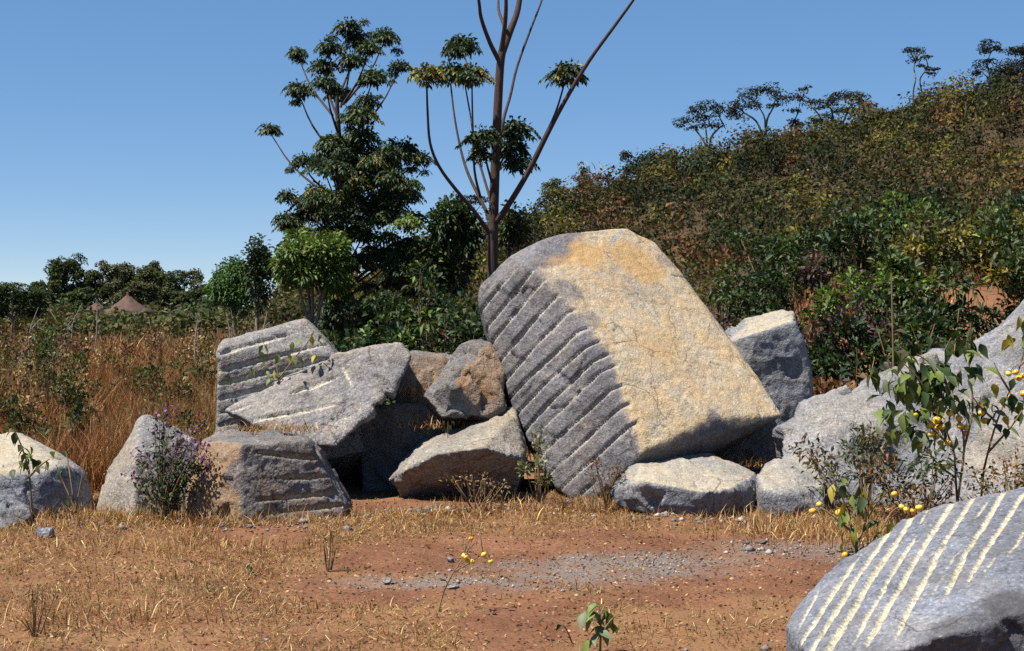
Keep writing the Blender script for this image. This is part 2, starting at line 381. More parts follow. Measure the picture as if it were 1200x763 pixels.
RM_big = rock_mat('granite_golden', (0.165, 0.162, 0.178), (0.50, 0.365, 0.205), (0.44, 0.375, 0.28), (0.33, 0.31, 0.285), 0.5, (0.47, 0.275, 0.095))
RM_grey = rock_mat('granite_grey', (0.235, 0.23, 0.235), (0.40, 0.31, 0.20), (0.37, 0.32, 0.25), (0.46, 0.42, 0.36))
RM_brown = rock_mat('granite_brown', (0.17, 0.16, 0.16), (0.29, 0.16, 0.078), (0.30, 0.21, 0.13), (0.45, 0.32, 0.18))
RM_wedge = rock_mat('granite_rusty', (0.19, 0.185, 0.19), (0.29, 0.155, 0.075), (0.33, 0.24, 0.15), (0.45, 0.32, 0.18), 0.8)
RM_pale = rock_mat('granite_pale', (0.25, 0.24, 0.23), (0.34, 0.26, 0.16), (0.36, 0.29, 0.2), (0.45, 0.4, 0.33))
RM_blue = rock_mat('granite_blue_grey', (0.20, 0.21, 0.24), (0.43, 0.36, 0.25), (0.40, 0.36, 0.29), (0.5, 0.45, 0.36))
RM_front = rock_mat('granite_front', (0.165, 0.178, 0.215), (0.45, 0.38, 0.26), (0.4, 0.36, 0.3), (0.47, 0.43, 0.32), 0.45)

gb = [(753, 531, 11.6), (625, 315, 12.5), (560, 352, 13.0)]
W0, D0 = 0.025, 0.022
rock('boulder', 'huge tilted golden granite boulder with drilled grooves down its grey left face', 'boulder',
     [(560, 352, 13.05), (563, 335, 13.1), (596, 303, 13.0), (613, 507, 12.5), (651, 572, 12.15), (685, 596, 11.95), (728, 580, 11.9), (753, 532, 11.62), (734, 468, 11.85), (719, 420, 12.05), (700, 395, 12.15),
      (671, 359, 12.3), (647, 337, 12.4), (620, 313, 12.6), (630, 284, 12.95), (650, 277, 13.1), (685, 271, 13.3), (734, 267, 13.6), (768, 284, 13.7), (797, 318, 13.55), (816, 347, 13.4), (875, 425, 12.9), (916, 487, 12.45),
      (831, 490, 12.0), (758, 527, 11.62), (895, 496, 13.6), (765, 585, 13.6), (700, 590, 13.2), (590, 480, 13.9), (575, 360, 14.0), (650, 285, 14.5), (760, 290, 14.6), (880, 450, 14.2), (885, 498, 14.2), (650, 560, 14.2)],
     RM_big, voxel=0.0145, lump=0.028, chip=0.014, fine=0.008, smooth=2, planes=[gb, [(758, 527, 11.62), (916, 487, 12.45), (734, 275, 13.55)]], chip_off=0.45,
     grooves=[(0, 602, 311, 556, 370, W0, D0), (0, 624, 312, 562, 394, W0, D0), (0, 640, 319, 568, 412, W0, D0), (0, 660, 333, 577, 436, W0, D0), (0, 677, 348, 584, 459, W0, D0), (0, 695, 367, 591, 477, W0, D0), (0, 707, 382, 599, 496, W0 * .9, D0),
              (0, 716, 398, 610, 514, W0 * .9, D0), (0, 724, 411, 620, 526, W0 * .8, D0 * .8), (0, 733, 437, 634, 540, W0, D0), (0, 741, 462, 664, 542, W0 * .9, D0), (0, 664, 542, 646, 562, W0, D0), (0, 747, 488, 660, 578, W0 * .9, D0), (0, 705, 562, 680, 586, W0 * .8, D0), (1, 728, 272, 706, 302, .035, .002), (1, 788, 322, 812, 318, .014, .016), (1, 742, 350, 770, 388, .014, .014), (1, 826, 428, 842, 432, .014, .014), (1, 806, 408, 822, 412, .012, .012)],
     poly=[(628, 316), (648, 334), (668, 356), (695, 392), (713, 420), (729, 466), (750, 535), (835, 502), (930, 497), (885, 420), (825, 345), (803, 314), (772, 276), (735, 258), (690, 262), (662, 300)], flat=False, patches=[('dark', 690, 300, 12.95, 0.42, 0.9), ('dark', 740, 300, 13.2, 0.4, 0.75), ('dark', 760, 420, 12.4, 0.3, 0.35), ('clean', 650, 288, 12.95, 0.3, 0.95), ('clean', 665, 345, 12.5, 0.22, 0.75), ('clean', 692, 375, 12.3, 0.18, 0.6), ('clean', 852, 420, 12.9, 0.08, 0.7), ('clean', 835, 492, 12.05, 0.08, 0.8), ('clean', 780, 300, 13.5, 0.12, 0.5)], seed=1)

s2 = [(257, 413, 12.5), (391, 415, 12.8), (253, 509, 12.45)]
rock('rock_slab', 'grey slab with rows of sloping drill grooves, back of the left pile', 'rock',
     [(257, 413, 12.5), (263, 401, 12.65), (314, 391, 12.8), (323, 384, 12.9), (357, 376, 13.0), (374, 391, 12.95), (392, 415, 12.8), (253, 510, 12.45), (330, 545, 12.5), (430, 530, 12.8), (270, 400, 13.5), (358, 374, 13.7), (400, 420, 13.6), (258, 564, 13.4), (420, 562, 13.6), (256, 568, 12.9)],
     RM_grey, voxel=0.014, lump=0.02, chip=0.014, planes=[s2],
     grooves=[(0, 254, 416, 345, 390, .024, .02), (0, 252, 436, 390, 402, .024, .02), (0, 250, 453, 385, 420, .024, .02), (0, 250, 470, 350, 444, .024, .02), (0, 250, 486, 320, 466, .024, .02), (0, 250, 501, 290, 490, .024, .02)],
     stain=((-0.3, -0.4, 0.8), 0.9, 1.0, 0.25), seed=2)

s3 = [(300, 497, 12.1), (393, 523, 11.95), (456, 440, 12.35)]
rock('rock_slab', 'pale rough slab leaning across the front of the left pile above a dark hollow', 'rock',
     [(262, 481, 12.3), (300, 498, 12.1), (357, 512, 12.0), (369, 523, 11.95), (393, 524, 11.95), (420, 497, 12.1), (456, 462, 12.3), (475, 434, 12.4), (481, 417, 12.5), (471, 403, 12.6), (440, 405, 12.6), (393, 415, 12.5), (330, 447, 12.4), (468, 406, 13.2), (470, 440, 13.1), (400, 420, 13.1), (400, 500, 12.8), (290, 495, 12.8)],
     RM_grey, voxel=0.015, lump=0.03, chip=0.028, planes=[s3],
     grooves=[(0, 272, 497, 402, 473, .024, .022), (0, 338, 462, 396, 441, .026, .028), (0, 268, 478, 300, 468, .02, .018), (0, 397, 424, 414, 455, .02, .02), (0, 395, 492, 420, 482, .02, .02)],
     stain=((0, -0.2, 1), 0.7, 1.0, 0.35), seed=3)

s4 = [(284, 522, 10.75), (361, 518, 10.97), (404, 600, 10.98)]
rock('rock_block', 'squat brown-stained block with level grooves at the front foot of the left pile', 'rock',
     [(284, 521, 10.72), (284, 624, 10.6), (361, 518, 10.97), (405, 592, 11.0), (403, 612, 10.95), (219, 576, 10.95), (222, 622, 10.8), (238, 518, 11.1), (262, 507, 11.7), (317, 506, 12.0), (360, 512, 12.2), (415, 588, 12.3), (235, 590, 12.2), (240, 520, 11.9)],
     RM_brown, voxel=0.013, lump=0.02, chip=0.022, planes=[s4],
     grooves=[(0, 290, 530, 376, 538, .018, .026), (0, 320, 561, 387, 558, .02, .028), (0, 300, 587, 400, 577, .02, .028), (0, 302, 603, 406, 591, .02, .028), (0, 296, 563, 308, 561, .018, .02)],
     stain=((-0.9, -0.4, 0.25), 0.45, 0.85, 1.0), patches=[('stain', 345, 580, 11.1, 0.4, 0.45), ('clean', 284, 560, 10.7, 0.12, 0.9)], seed=4)

rock('rock_block', 'dark upright block at the back of the gap, between pale slab and reddish rock', 'rock',
     [(470, 416, 13.2), (500, 414, 13.3), (536, 419, 13.3), (540, 470, 13.1), (540, 552, 13.1), (455, 552, 13.1), (462, 470, 13.1), (470, 416, 14), (540, 420, 14), (545, 552, 14), (455, 552, 14)],
     RM_brown, voxel=0.02, planes=[[(470, 450, 13.15), (536, 450, 13.15), (500, 520, 13.1)]], grooves=[(0, 486, 425, 487, 470, .018, .02), (0, 507, 425, 508, 460, .018, .02)], stain=((0, -1, 0.4), 0.3, 1.0, 0.6), seed=5)
rock('rock_block', 'shaded grey block deep in the hollow under the pale slab', 'rock',
     [(420, 478, 12.85), (486, 474, 12.75), (520, 476, 12.75), (526, 505, 12.7), (535, 588, 12.7), (425, 588, 12.8), (420, 480, 13.4), (525, 474, 13.2), (535, 570, 13.4), (425, 570, 13.5)],
     RM_brown, voxel=0.02, planes=[[(420, 500, 12.8), (520, 500, 12.72), (480, 570, 12.72)]], grooves=[(0, 502, 479, 503, 512, .016, .02)], seed=6)
rock('rock', 'small rusty brown rock wedged between the left pile and the huge boulder', 'rock',
     [(496, 464, 12.5), (519, 488, 12.3), (545, 482, 12.3), (570, 489, 12.3), (588, 478, 12.5), (590, 438, 12.7), (575, 404, 12.9), (562, 400, 12.95), (545, 409, 12.8), (519, 432, 12.6), (532, 448, 12.25), (520, 440, 13.1), (575, 410, 13.3), (585, 500, 13.1), (510, 490, 13.0)],
     RM_wedge, voxel=0.013, lump=0.03, chip=0.07, fine=0.014, cell=0.3, stain=((0.6, -0.6, 0.5), 0.75, 0.95, 0.8), patches=[('stain', 572, 448, 12.5, 0.2, 0.9), ('clean', 512, 462, 12.4, 0.22, 1.0)], seed=7)
rock('rock', 'low wedge of rock with a curved undercut front, left of the huge boulder', 'rock',
     [(455, 562, 12.2), (493, 521, 12.4), (560, 494, 12.6), (599, 479, 12.6), (605, 485, 12.45), (617, 522, 12.2), (614, 538, 11.85), (565, 525, 11.6), (513, 532, 11.7), (474, 552, 11.9), (480, 584, 12.25), (600, 584, 12.3), (500, 512, 13.1), (600, 482, 13.2), (490, 570, 13.0), (612, 570, 13.0)],
     RM_pale, voxel=0.013, lump=0.025, chip=0.04, smooth=1, stain=((0.1, -0.3, 1), 0.75, 1.0, 0.6), patches=[('clean', 545, 508, 12.2, 0.25, 0.8)], seed=8)
rock('rock', 'flat-topped grey rock lying under the front corner of the huge boulder', 'rock',
     [(716, 575, 11.35), (727, 555, 11.6), (745, 539, 11.8), (778, 545, 11.9), (832, 531, 12.1), (846, 539, 12.0), (863, 549, 11.9), (885, 556, 11.8), (888, 582, 11.5), (882, 596, 11.35), (825, 577, 10.98), (757, 566, 11.02), (860, 574, 11.1), (823, 607, 11.05), (801, 608, 11.03), (759, 602, 11.1), (723, 594, 11.3), (740, 575, 12.2), (880, 575, 12.2), (800, 600, 11.5)],
     RM_blue, voxel=0.013, lump=0.03, chip=0.045, smooth=1, stain=((0.0, -0.3, 1.0), 0.8, 0.95, 0.9), seed=9)
rock('rock', 'small pale rock right of the flat-topped rock below the huge boulder', 'rock',
     [(887, 558, 11.5), (897, 544, 11.7), (936, 531, 11.9), (957, 541, 11.8), (965, 572, 11.4), (962, 602, 11.2), (893, 575, 11.2), (919, 580, 11.12), (890, 602, 11.25), (925, 606, 11.1), (900, 565, 12.3), (955, 560, 12.3)],
     RM_blue, voxel=0.014, lump=0.03, chip=0.025, stain=((0.0, -0.4, 0.9), 0.8, 0.96, 0.8), seed=10)
rock('rock', 'blue-grey upright rock with a pale sloping top behind the huge boulder', 'rock',
     [(852, 400, 13.6), (888, 389, 13.45), (931, 376, 13.45), (941, 398, 13.45), (952, 440, 13.5), (949, 490, 13.5), (945, 562, 13.55), (838, 562, 13.6), (845, 415, 13.8), (852, 390, 14.2), (873, 375, 14.4), (916, 362, 14.4), (931, 364, 14.2), (945, 555, 14.8), (840, 555, 14.8)],
     RM_blue, voxel=0.016, lump=0.06, chip=0.04, cell=0.36, stain=((0.0, 0.1, 1.0), 0.75, 0.95, 0.9), seed=11)
rock('rock_slab', 'long speckled slab sloping up to the right behind the berry bush', 'rock',
     [(916, 502, 12.2), (968, 487, 12.6), (1009, 466, 12.8), (1048, 441, 13.0), (1076, 419, 13.1), (1100, 410, 13.1), (1114, 419, 13.0), (912, 548, 11.75), (960, 592, 11.65), (1060, 596, 11.6), (1135, 596, 11.7), (1138, 450, 12.75), (970, 490, 13.3), (1100, 414, 13.8), (1125, 560, 14), (930, 560, 13.2)],
     RM_blue, voxel=0.017, lump=0.03, chip=0.10, fine=0.016, smooth=1, cell=0.55, planes=[[(1009, 475, 12.7), (1100, 430, 13.0), (1040, 560, 11.9)]], ledges=[(0, 940, 507, 1108, 432, 0.8, 0.11)], stain=((0.0, -0.5, 0.9), 0.9, 1.0, 0.25), patches=[('stain', 990, 520, 12.2, 0.3, 0.3)], seed=12)
s11 = [(1144, 415, 12.4), (1245, 345, 12.7), (1180, 590, 11.3)]
rock('rock_slab', 'large blue-grey slab with a diagonal ledge at the right edge', 'rock',
     [(1098, 445, 12.3), (1144, 408, 12.5), (1165, 391, 12.6), (1185, 374, 12.65), (1200, 359, 12.7), (1245, 335, 12.8), (1320, 360, 12.6), (1085, 590, 11.45), (1180, 605, 11.25), (1320, 605, 11.2), (1110, 440, 13.6), (1240, 338, 14.0), (1320, 365, 14.0), (1320, 560, 14.2), (1110, 560, 14.0)],
     RM_blue, voxel=0.019, lump=0.03, chip=0.08, fine=0.016, smooth=1, cell=0.6, planes=[s11], ledges=[(0, 1115, 482, 1240, 392, 0.9, 0.11)], stain=((0.0, -0.5, 0.9), 0.9, 1.0, 0.3), patches=[('stain', 1165, 540, 11.7, 0.35, 0.45)], seed=13)

s12 = [(1069, 604, 7.1), (939, 755, 6.0), (1200, 571, 7.2)]
Z8 = lambda a, b: (920 + a / 3.757, 560 + b / 3.757)
fg = [(150, 455, 55, 650, .5), (300, 360, 72, 722, .9), (440, 240, 125, 760, 1), (552, 185, 200, 770, 1.1), (556, 310, 335, 700, .8), (722, 140, 395, 730, 1.05), (822, 98, 525, 700, 1), (898, 110, 840, 205, .6), (968, 55, 732, 560, 1.05), (1048, 90, 835, 500, 1.0), (790, 370, 722, 455, .4), (935, 425, 888, 505, .5), (695, 515, 662, 570, .4), (630, 140, 590, 215, .5), (1090, 240, 985, 440, .5)]
rock('rock', 'foreground grey rock scored with parallel pale cream grooves, bottom right corner', 'rock',
     [(924, 733, 6.3), (934, 712, 6.5), (960, 682, 6.7), (984, 658, 6.82), (1037, 624, 7.0), (1069, 604, 7.1), (1090, 595, 7.15), (1128, 585, 7.2), (1176, 576, 7.2), (1200, 570, 7.2), (1300, 575, 7.1), (1400, 640, 6.5), (938, 756, 6.02), (960, 775, 5.85), (1000, 783, 5.72), (1058, 760, 5.68), (1117, 744, 5.7), (1155, 705, 5.87), (1200, 682, 5.95), (1300, 690, 5.9),
      (930, 795, 6.35), (975, 822, 5.95), (1120, 835, 5.85), (1200, 800, 5.95), (1400, 820, 6.0), (1000, 715, 7.5), (1400, 720, 7.3), (1200, 700, 7.6)],
     RM_front, voxel=0.0095, lump=0.018, chip=0.008, fine=0.007, smooth=2, planes=[s12], chip_off=5.0,
     grooves=[(0, *Z8(a - (c - a) * (.1 if k > .75 else 0), b - (d - b) * (.1 if k > .75 else 0)), *Z8(c + (c - a) * (.1 if k > .75 else 0), d + (d - b) * (.1 if k > .75 else 0)), .016 * k, .009 * k) for a, b, c, d, k in fg], seed=14, cell=0.2, patches=[('dark', 1190, 725, 5.75, 0.22, 0.9), ('dark', 1130, 752, 5.7, 0.14, 0.7)])  # dark patches paint shade onto the lower right faces
rock('rock', 'pale rounded rock at the left edge beside a leafy sapling', 'rock',
     [(-60, 562, 10.9), (0, 558, 10.9), (47, 557, 11.0), (74, 546, 11.2), (100, 551, 11.5), (108, 580, 11.6), (106, 606, 11.35), (50, 616, 10.95), (0, 618, 10.8), (-60, 616, 10.9), (-60, 514, 12), (0, 508, 12.0), (22, 508, 12.1), (55, 525, 11.9), (81, 535, 11.8), (-60, 580, 12.6), (80, 580, 12.4)],
     RM_blue, voxel=0.016, lump=0.035, chip=0.02, smooth=8, stain=((0.0, -0.15, 1.0), 0.7, 0.95, 1.0), seed=15)
rock('rock', 'pointed grey rock half hidden behind the purple-flowered bush', 'rock',
     [(112, 602, 11.4), (126, 553, 11.6), (147, 521, 11.6), (168, 491, 11.9), (183, 494, 11.9), (229, 513, 12.0), (156, 612, 11.0), (160, 535, 11.25), (237, 604, 11.5), (175, 500, 12.6), (230, 520, 12.7), (235, 580, 12.7), (125, 580, 12.4)],
     RM_grey, voxel=0.016, lump=0.04, chip=0.03, stain=((-0.8, -0.4, 0.4), 0.6, 0.95, 0.5), seed=16)
rock('rock', 'small dark blue-grey rock at the lower left edge', 'rock',
     [(-30, 585, 10.4), (0, 580, 10.6), (18, 583, 10.65), (35, 596, 10.6), (36, 609, 10.5), (16, 617, 10.38), (0, 624, 10.3), (-30, 624, 10.35), (-30, 595, 11), (30, 600, 11)],
     RM_blue, voxel=0.012, lump=0.03, chip=0.03, seed=17, cell=0.15, patches=[('dark', 20, 606, 10.4, 0.12, 0.6)])  # dark patch: painted shade on the face turned from the sun
def stone(px, py, wpx, hpx, mat, label, seed, group=None, dz=0):
    Y = 2667.0 / (py - HZ); r = np.random.default_rng(seed); pts = []
    for k in range(14):
        a = k * 2.4; e = r.uniform(0.2, 1); pts.append((px + wpx * 0.5 * math.cos(a) * e ** .3, py - hpx * r.uniform(0, 1), Y + wpx * 0.5 * Y / FPX * math.sin(a)))
    return rock('stone', label, 'stone', pts, mat, voxel=max(0.005, wpx * Y / FPX / 22), lump=0.01, chip=0.012, fine=0.004, cell=0.08, seed=seed, group=group)
stone(53, 632, 26, 14, RM_blue, 'flat grey stone lying right of the small blue-grey rock', 31)
stone(907, 520, 20, 26, RM_blue, 'pale stone chip wedged under the right corner of the huge boulder', 32)
stone(905, 500, 12, 16, RM_grey, 'small upright chip where the huge boulder meets the long slab', 33)
stone(527, 660, 9, 7, RM_grey, 'cream stone beside the twig with yellow berries', 34)
stone(453, 684, 13, 7, RM_grey, 'pale flat stone on the gravel, left of the berry twig', 35)
stone(520, 681, 7, 5, RM_grey, 'small white stone lying left of the berry twig stem', 36)
stone(530, 690, 18, 5, RM_grey, 'thin pale stone flake just right of the berry twig stem', 37)
stone(312, 752, 8, 5, RM_grey, 'small grey stone in the straw near the lower left edge', 38)

# ------------------------------------------------------------------ plant building blocks
def unit(v): return v / np.maximum(np.linalg.norm(v, axis=-1, keepdims=True), 1e-9)

def tube(mb, pts, radii, sides=6, col=(1, 1, 1), sub=3):
    pts = np.asarray(pts, float); radii = np.asarray(radii, float)
    if sub > 1 and len(pts) > 2:               # Catmull-Rom resample
        q = np.concatenate([[2 * pts[0] - pts[1]], pts, [2 * pts[-1] - pts[-2]]]); out = []; rr = []
        for i in range(1, len(q) - 2):
            for t in np.linspace(0, 1, sub, endpoint=False):
                out.append(0.5 * (2 * q[i] + (q[i + 1] - q[i - 1]) * t + (2 * q[i - 1] - 5 * q[i] + 4 * q[i + 1] - q[i + 2]) * t * t + (3 * q[i] - q[i - 1] - 3 * q[i + 1] + q[i + 2]) * t ** 3))
                rr.append(radii[i - 1] * (1 - t) + radii[i] * t)
        out.append(pts[-1]); rr.append(radii[-1]); pts = np.array(out); radii = np.array(rr)
    tg = unit(np.gradient(pts, axis=0)); up = np.array((0.31, 0.9, 0.2))
    a = unit(np.cross(tg, up)); b = np.cross(tg, a)
    an = np.linspace(0, 2 * math.pi, sides, endpoint=False)
    V = pts[:, None, :] + radii[:, None, None] * (np.cos(an)[None, :, None] * a[:, None, :] + np.sin(an)[None, :, None] * b[:, None, :])
    n = len(pts); i = np.arange(n * sides).reshape(n, sides); j = np.roll(i, -1, 1)
    Q = np.stack([i[:-1], j[:-1], j[1:], i[1:]], -1).reshape(-1, 4)
    mb.add(V.reshape(-1, 3), Q, None, col)

def leaves(mb, c, d, length, width, col, fold=0.25, droop=0.25, rs=rng):
    """c (n,3) bases, d (n,3) directions; each leaf a folded, drooping diamond"""
    n = len(c)
    if n == 0: return
    d = unit(d); up = unit(np.array((0, 0, 1.0)) + rs.normal(0, 0.45, (n, 3)))
    s = unit(np.cross(d, up)); nn = np.cross(s, d)
    L = np.broadcast_to(np.asarray(length, float), (n,))[:, None]; Wd = np.broadcast_to(np.asarray(width, float), (n,))[:, None]
    mid = c + d * L * 0.5; tip = c + d * L - np.array((0, 0, 1)) * L * droop * rs.uniform(0.3, 1.3, (n, 1))
    V = np.stack([c, mid + s * Wd * 0.5 + nn * Wd * fold, tip, mid - s * Wd * 0.5 + nn * Wd * fold], 1)
    i = np.arange(n)[:, None] * 4; T = np.concatenate([i + [0, 2, 1], i + [0, 3, 2]])
    col = np.asarray(col, float); C = np.repeat(np.broadcast_to(col, (n, 3)), 4, 0)
    mb.add(V.reshape(-1, 3), None, T, C)

def card(mb, c, size, col, rs=rng, flat=0.0, nrm=None):
    """far leaf clumps: single bent quads, n of them"""
    n = len(c); d = unit(rs.normal(0, 1, (n, 3)) * np.array((1, 1, 1 - flat))); u = unit(np.cross(d, unit(rs.normal(0, 1, (n, 3)))))
    if nrm is not None:
        nr = unit(nrm + rs.normal(0, .42, (n, 3))); d = unit(np.cross(nr, rs.normal(0, 1, (n, 3)))); u = np.cross(nr, d)
    L = np.broadcast_to(np.asarray(size, float), (n,))[:, None]
    V = np.stack([c - d * L * .5, c + u * L * .28, c + d * L * .5, c - u * L * .28], 1)
    T = np.arange(n)[:, None] * 4 + [0, 1, 2, 3]
    mb.add(V.reshape(-1, 3), T, None, np.repeat(np.broadcast_to(np.asarray(col, float), (n, 3)), 4, 0))

def jit(col, n, amt=0.25, rs=rng):
    return np.clip(np.asarray(col)[None] * (1 + rs.normal(0, amt, (n, 1))) * (1 + rs.normal(0, amt * .4, (n, 3))), 0.004, 0.95)

DK = (0.027, 0.052, 0.019); GR = (0.042, 0.072, 0.021); LT = (0.11, 0.17, 0.032); OL = (0.085, 0.08, 0.025)
BR = (0.125, 0.072, 0.037); RU = (0.16, 0.078, 0.037); YE = (0.22, 0.185, 0.04); GG = (0.15, 0.18, 0.10); PU = (0.07, 0.045, 0.045); TA = (0.30, 0.2, 0.09)

def umbrella(mb, tip, r, col, rs, n=9, yellow=0.0):
    """a drooping rosette of feathery leaves at a branch end"""
    n = int(n * 1.45)
    for k in range(n):
        az = 2 * math.pi * (k + rs.uniform(-.4, .4)) / n; e = rs.uniform(-0.15, 1.25)
        out = np.array((math.cos(az), math.sin(az), 0)); t = np.linspace(0.12, 1, 10); L = r * rs.uniform(0.6, 1.1)
        path = tip + out * (L * t)[:, None] + np.array((0, 0, 1)) * (L * (e * t - (0.45 + e * .8) * t ** 2))[:, None]
        tg = unit(np.gradient(path, axis=0)); side = unit(np.cross(tg, (0, 0, 1.0)))
        cc = YE if rs.random() < yellow else col
        for sg in (-1, 1):
            d = side * sg + tg * 0.55 - np.array((0, 0, 0.35))
            leaves(mb, path, d, r * 0.25, r * 0.125, jit(cc, len(path), 0.2, rs), 0.15, 0.3, rs)
        if k % 2 == 0:
            q = 26; v = unit(rs.normal(0, 1, (q, 3))); leaves(mb, tip + v * r * rs.uniform(.15, .72, (q, 1)) * (1, 1, .75) - (0, 0, .12 * r), v + rs.normal(0, .5, (q, 3)), r * .26, r * .13, jit(cc, q, .25, rs), .2, .35, rs)
        leaves(mb, path[-1:], tg[-1:], r * 0.3, r * 0.12, jit(cc, 1, .2, rs), .15, .3, rs)

def lobes(mb, rs, c, rad, k, n, size, cols, spread=.62):
    """crown of k overlapping leafy lobes: cards lie on each lobe's skin, so it shades as a body"""
    rad = np.asarray(rad, float); v = unit(rs.normal(0, 1, (k, 3))); lc = c + v * rad * spread * rs.random((k, 1)) ** .5
    lr = rad * rs.uniform(.38, .62, (k, 1)); w_ = lr[:, 0] ** 2; idx = rs.choice(k, n, p=w_ / w_.sum())
    v = unit(rs.normal(0, 1, (n, 3))); v[:, 2] = np.where((v[:, 2] < -.2) & (rs.random(n) < .6), -v[:, 2], v[:, 2])
    p = lc[idx] + v * lr[idx] * rs.uniform(.72, 1.12, (n, 1)); cols = np.asarray(cols, float)
    card(mb, p, size * rs.uniform(.6, 1.4, n), jit((1, 1, 1), n, .2, rs) * cols[rs.integers(0, len(cols), k)][idx] * rs.uniform(.8, 1.2, k)[idx][:, None], rs, nrm=v / rad * rad.min())

def clumps(rs, c, rad, k):                     # k points filling an ellipsoid, biased to its shell
    v = unit(rs.normal(0, 1, (k, 3))); return c + v * (rs.random((k, 1)) ** 0.45) * np.asarray(rad)

def bush(name, label, cat, base, w, h, n, lsize, cols, mat=M_leaf, group=None, rs=None, aspect=0.45, stems=5, lift=0.12, stem_mat=None, parts=('stem', 'foliage'), tall=0.0, droop=0.25, berries=0, nclump=None):
    """leafy shrub: forked stems and leaves gathered in clumps through an uneven crown"""
    rs = rs or np.random.default_rng(abs(hash((round(float(base[0]), 3), round(float(base[1]), 3)))) % 99999)
    base = np.asarray(base, float); st = MB(); fo = MB()
    nc = nclump or max(6, int(n / 55))
    cc = clumps(rs, np.array((0, 0, h * (0.5 + lift))), (w * .46, w * .40, h * (0.5 - lift * .8)), nc)
    for s in range(stems):
        tg_ = cc[rs.integers(0, nc)]; b0 = np.array((rs.normal(0, w * .04), rs.normal(0, w * .04), -0.05))
        m_ = b0 + (tg_ - b0) * 0.5 + rs.normal(0, w * .05, 3) * (1, 1, .3)
        r0 = max(0.006, h * 0.011) * rs.uniform(.7, 1.2)
        tube(st, [b0, m_, tg_], [r0, r0 * .7, r0 * .3], 5)
    per = rs.dirichlet(np.full(nc, 2.0)) * n
    for c, k in zip(cc, per):
        k = int(k) + 3; rad = w * rs.uniform(.10, .2)
        v = unit(rs.normal(0, 1, (k, 3))); p = c + v * rad * (rs.random((k, 1)) ** .5) * (1, 1, .8 + tall)
        col = cols[rs.integers(0, len(cols))]
        d = v * 0.8 + rs.normal(0, .5, (k, 3)) + np.array((0, 0, 0.15 + tall))
        leaves(fo, p, d, lsize * rs.uniform(.6, 1.25, k), lsize * aspect * rs.uniform(.7, 1.2, k), jit(col, k, .22, rs), .2, droop, rs)
        if rs.random() < .7: tube(st, [c * (0.5, 0.5, 0.35), c + rs.normal(0, rad * .3, 3)], [max(.004, h * .005), .003], 4, sub=1)
    t = thing(name, label, cat, base, group)
    link(parts[0], st.mesh(parts[0], smooth=True), stem_mat or M_stem, t); link(parts[1], fo.mesh(parts[1]), mat, t)
    if berries:
        for k in range(berries):
            c = cc[rs.integers(0, nc)] + rs.normal(0, w * .1, 3); fruit(t, c, lsize * 0.3)
    return t

_bm = bmesh.new(); bmesh.ops.create_icosphere(_bm, subdivisions=2, radius=1.0)
for v in _bm.verts:
    v.co.z *= 0.92
    if v.co.z > 0.75: v.co.z -= 0.12
_fm = bpy.data.meshes.new('fruit'); _bm.to_mesh(_fm); _bm.free()
for p in _fm.polygons: p.use_smooth = True
_fm.materials.append(M_berry)
def fruit(parent, loc, r, name='berry'):
    o = link(name, _fm, None, parent, loc); o.scale = (r, r, r); o.rotation_euler = (random.uniform(-.6, .6), random.uniform(-.6, .6), random.uniform(0, 6)); return o

# broad single leaf: 3 rows x midrib fold, unit length along +Y
def broad_leaf(name, col, width=0.6, droop=0.35):
    ts = np.linspace(0, 1, 6); wd = np.array((0.03, 0.62, 1.0, 0.82, 0.42, 0.0)) * width * 0.5
    V = []; Q = []
    for t, w_ in zip(ts, wd):
        z = -droop * t * t
        V += [(-w_, t, z + w_ * .35), (0, t, z), (w_, t, z + w_ * .35)]
    for i in range(5):
        a = i * 3; Q += [(a, a + 1, a + 4, a + 3), (a + 1, a + 2, a + 5, a + 4)]
    me = mesh_np(name, V, [np.array(Q)], np.array(col)[None].repeat(len(V), 0), True); me.materials.append(M_leaf); return me
BL = {k: broad_leaf('leaf', c, w_, dr) for k, (c, w_, dr) in dict(dark=(DK, .7, .35), green=(GR, .55, .45), light=((0.15, 0.2, 0.045), .55, .4), yellow=((0.36, 0.30, 0.05), .5, .4), purple=(PU, .7, .4), brown=(BR, .6, .5), grey=(GG, .5, .3)).items()}
def leaf_obj(parent, loc, size, kind, az=None, pitch=None, rs=random):
    o = link('leaf', BL[kind], None, parent, loc); s = size * rs.uniform(.75, 1.2); o.scale = (s * rs.uniform(.8, 1.1), s, s)
    o.rotation_euler = (pitch if pitch is not None else rs.uniform(-1.1, .3), rs.uniform(-.5, .5), az if az is not None else rs.uniform(0, 6.28)); return o

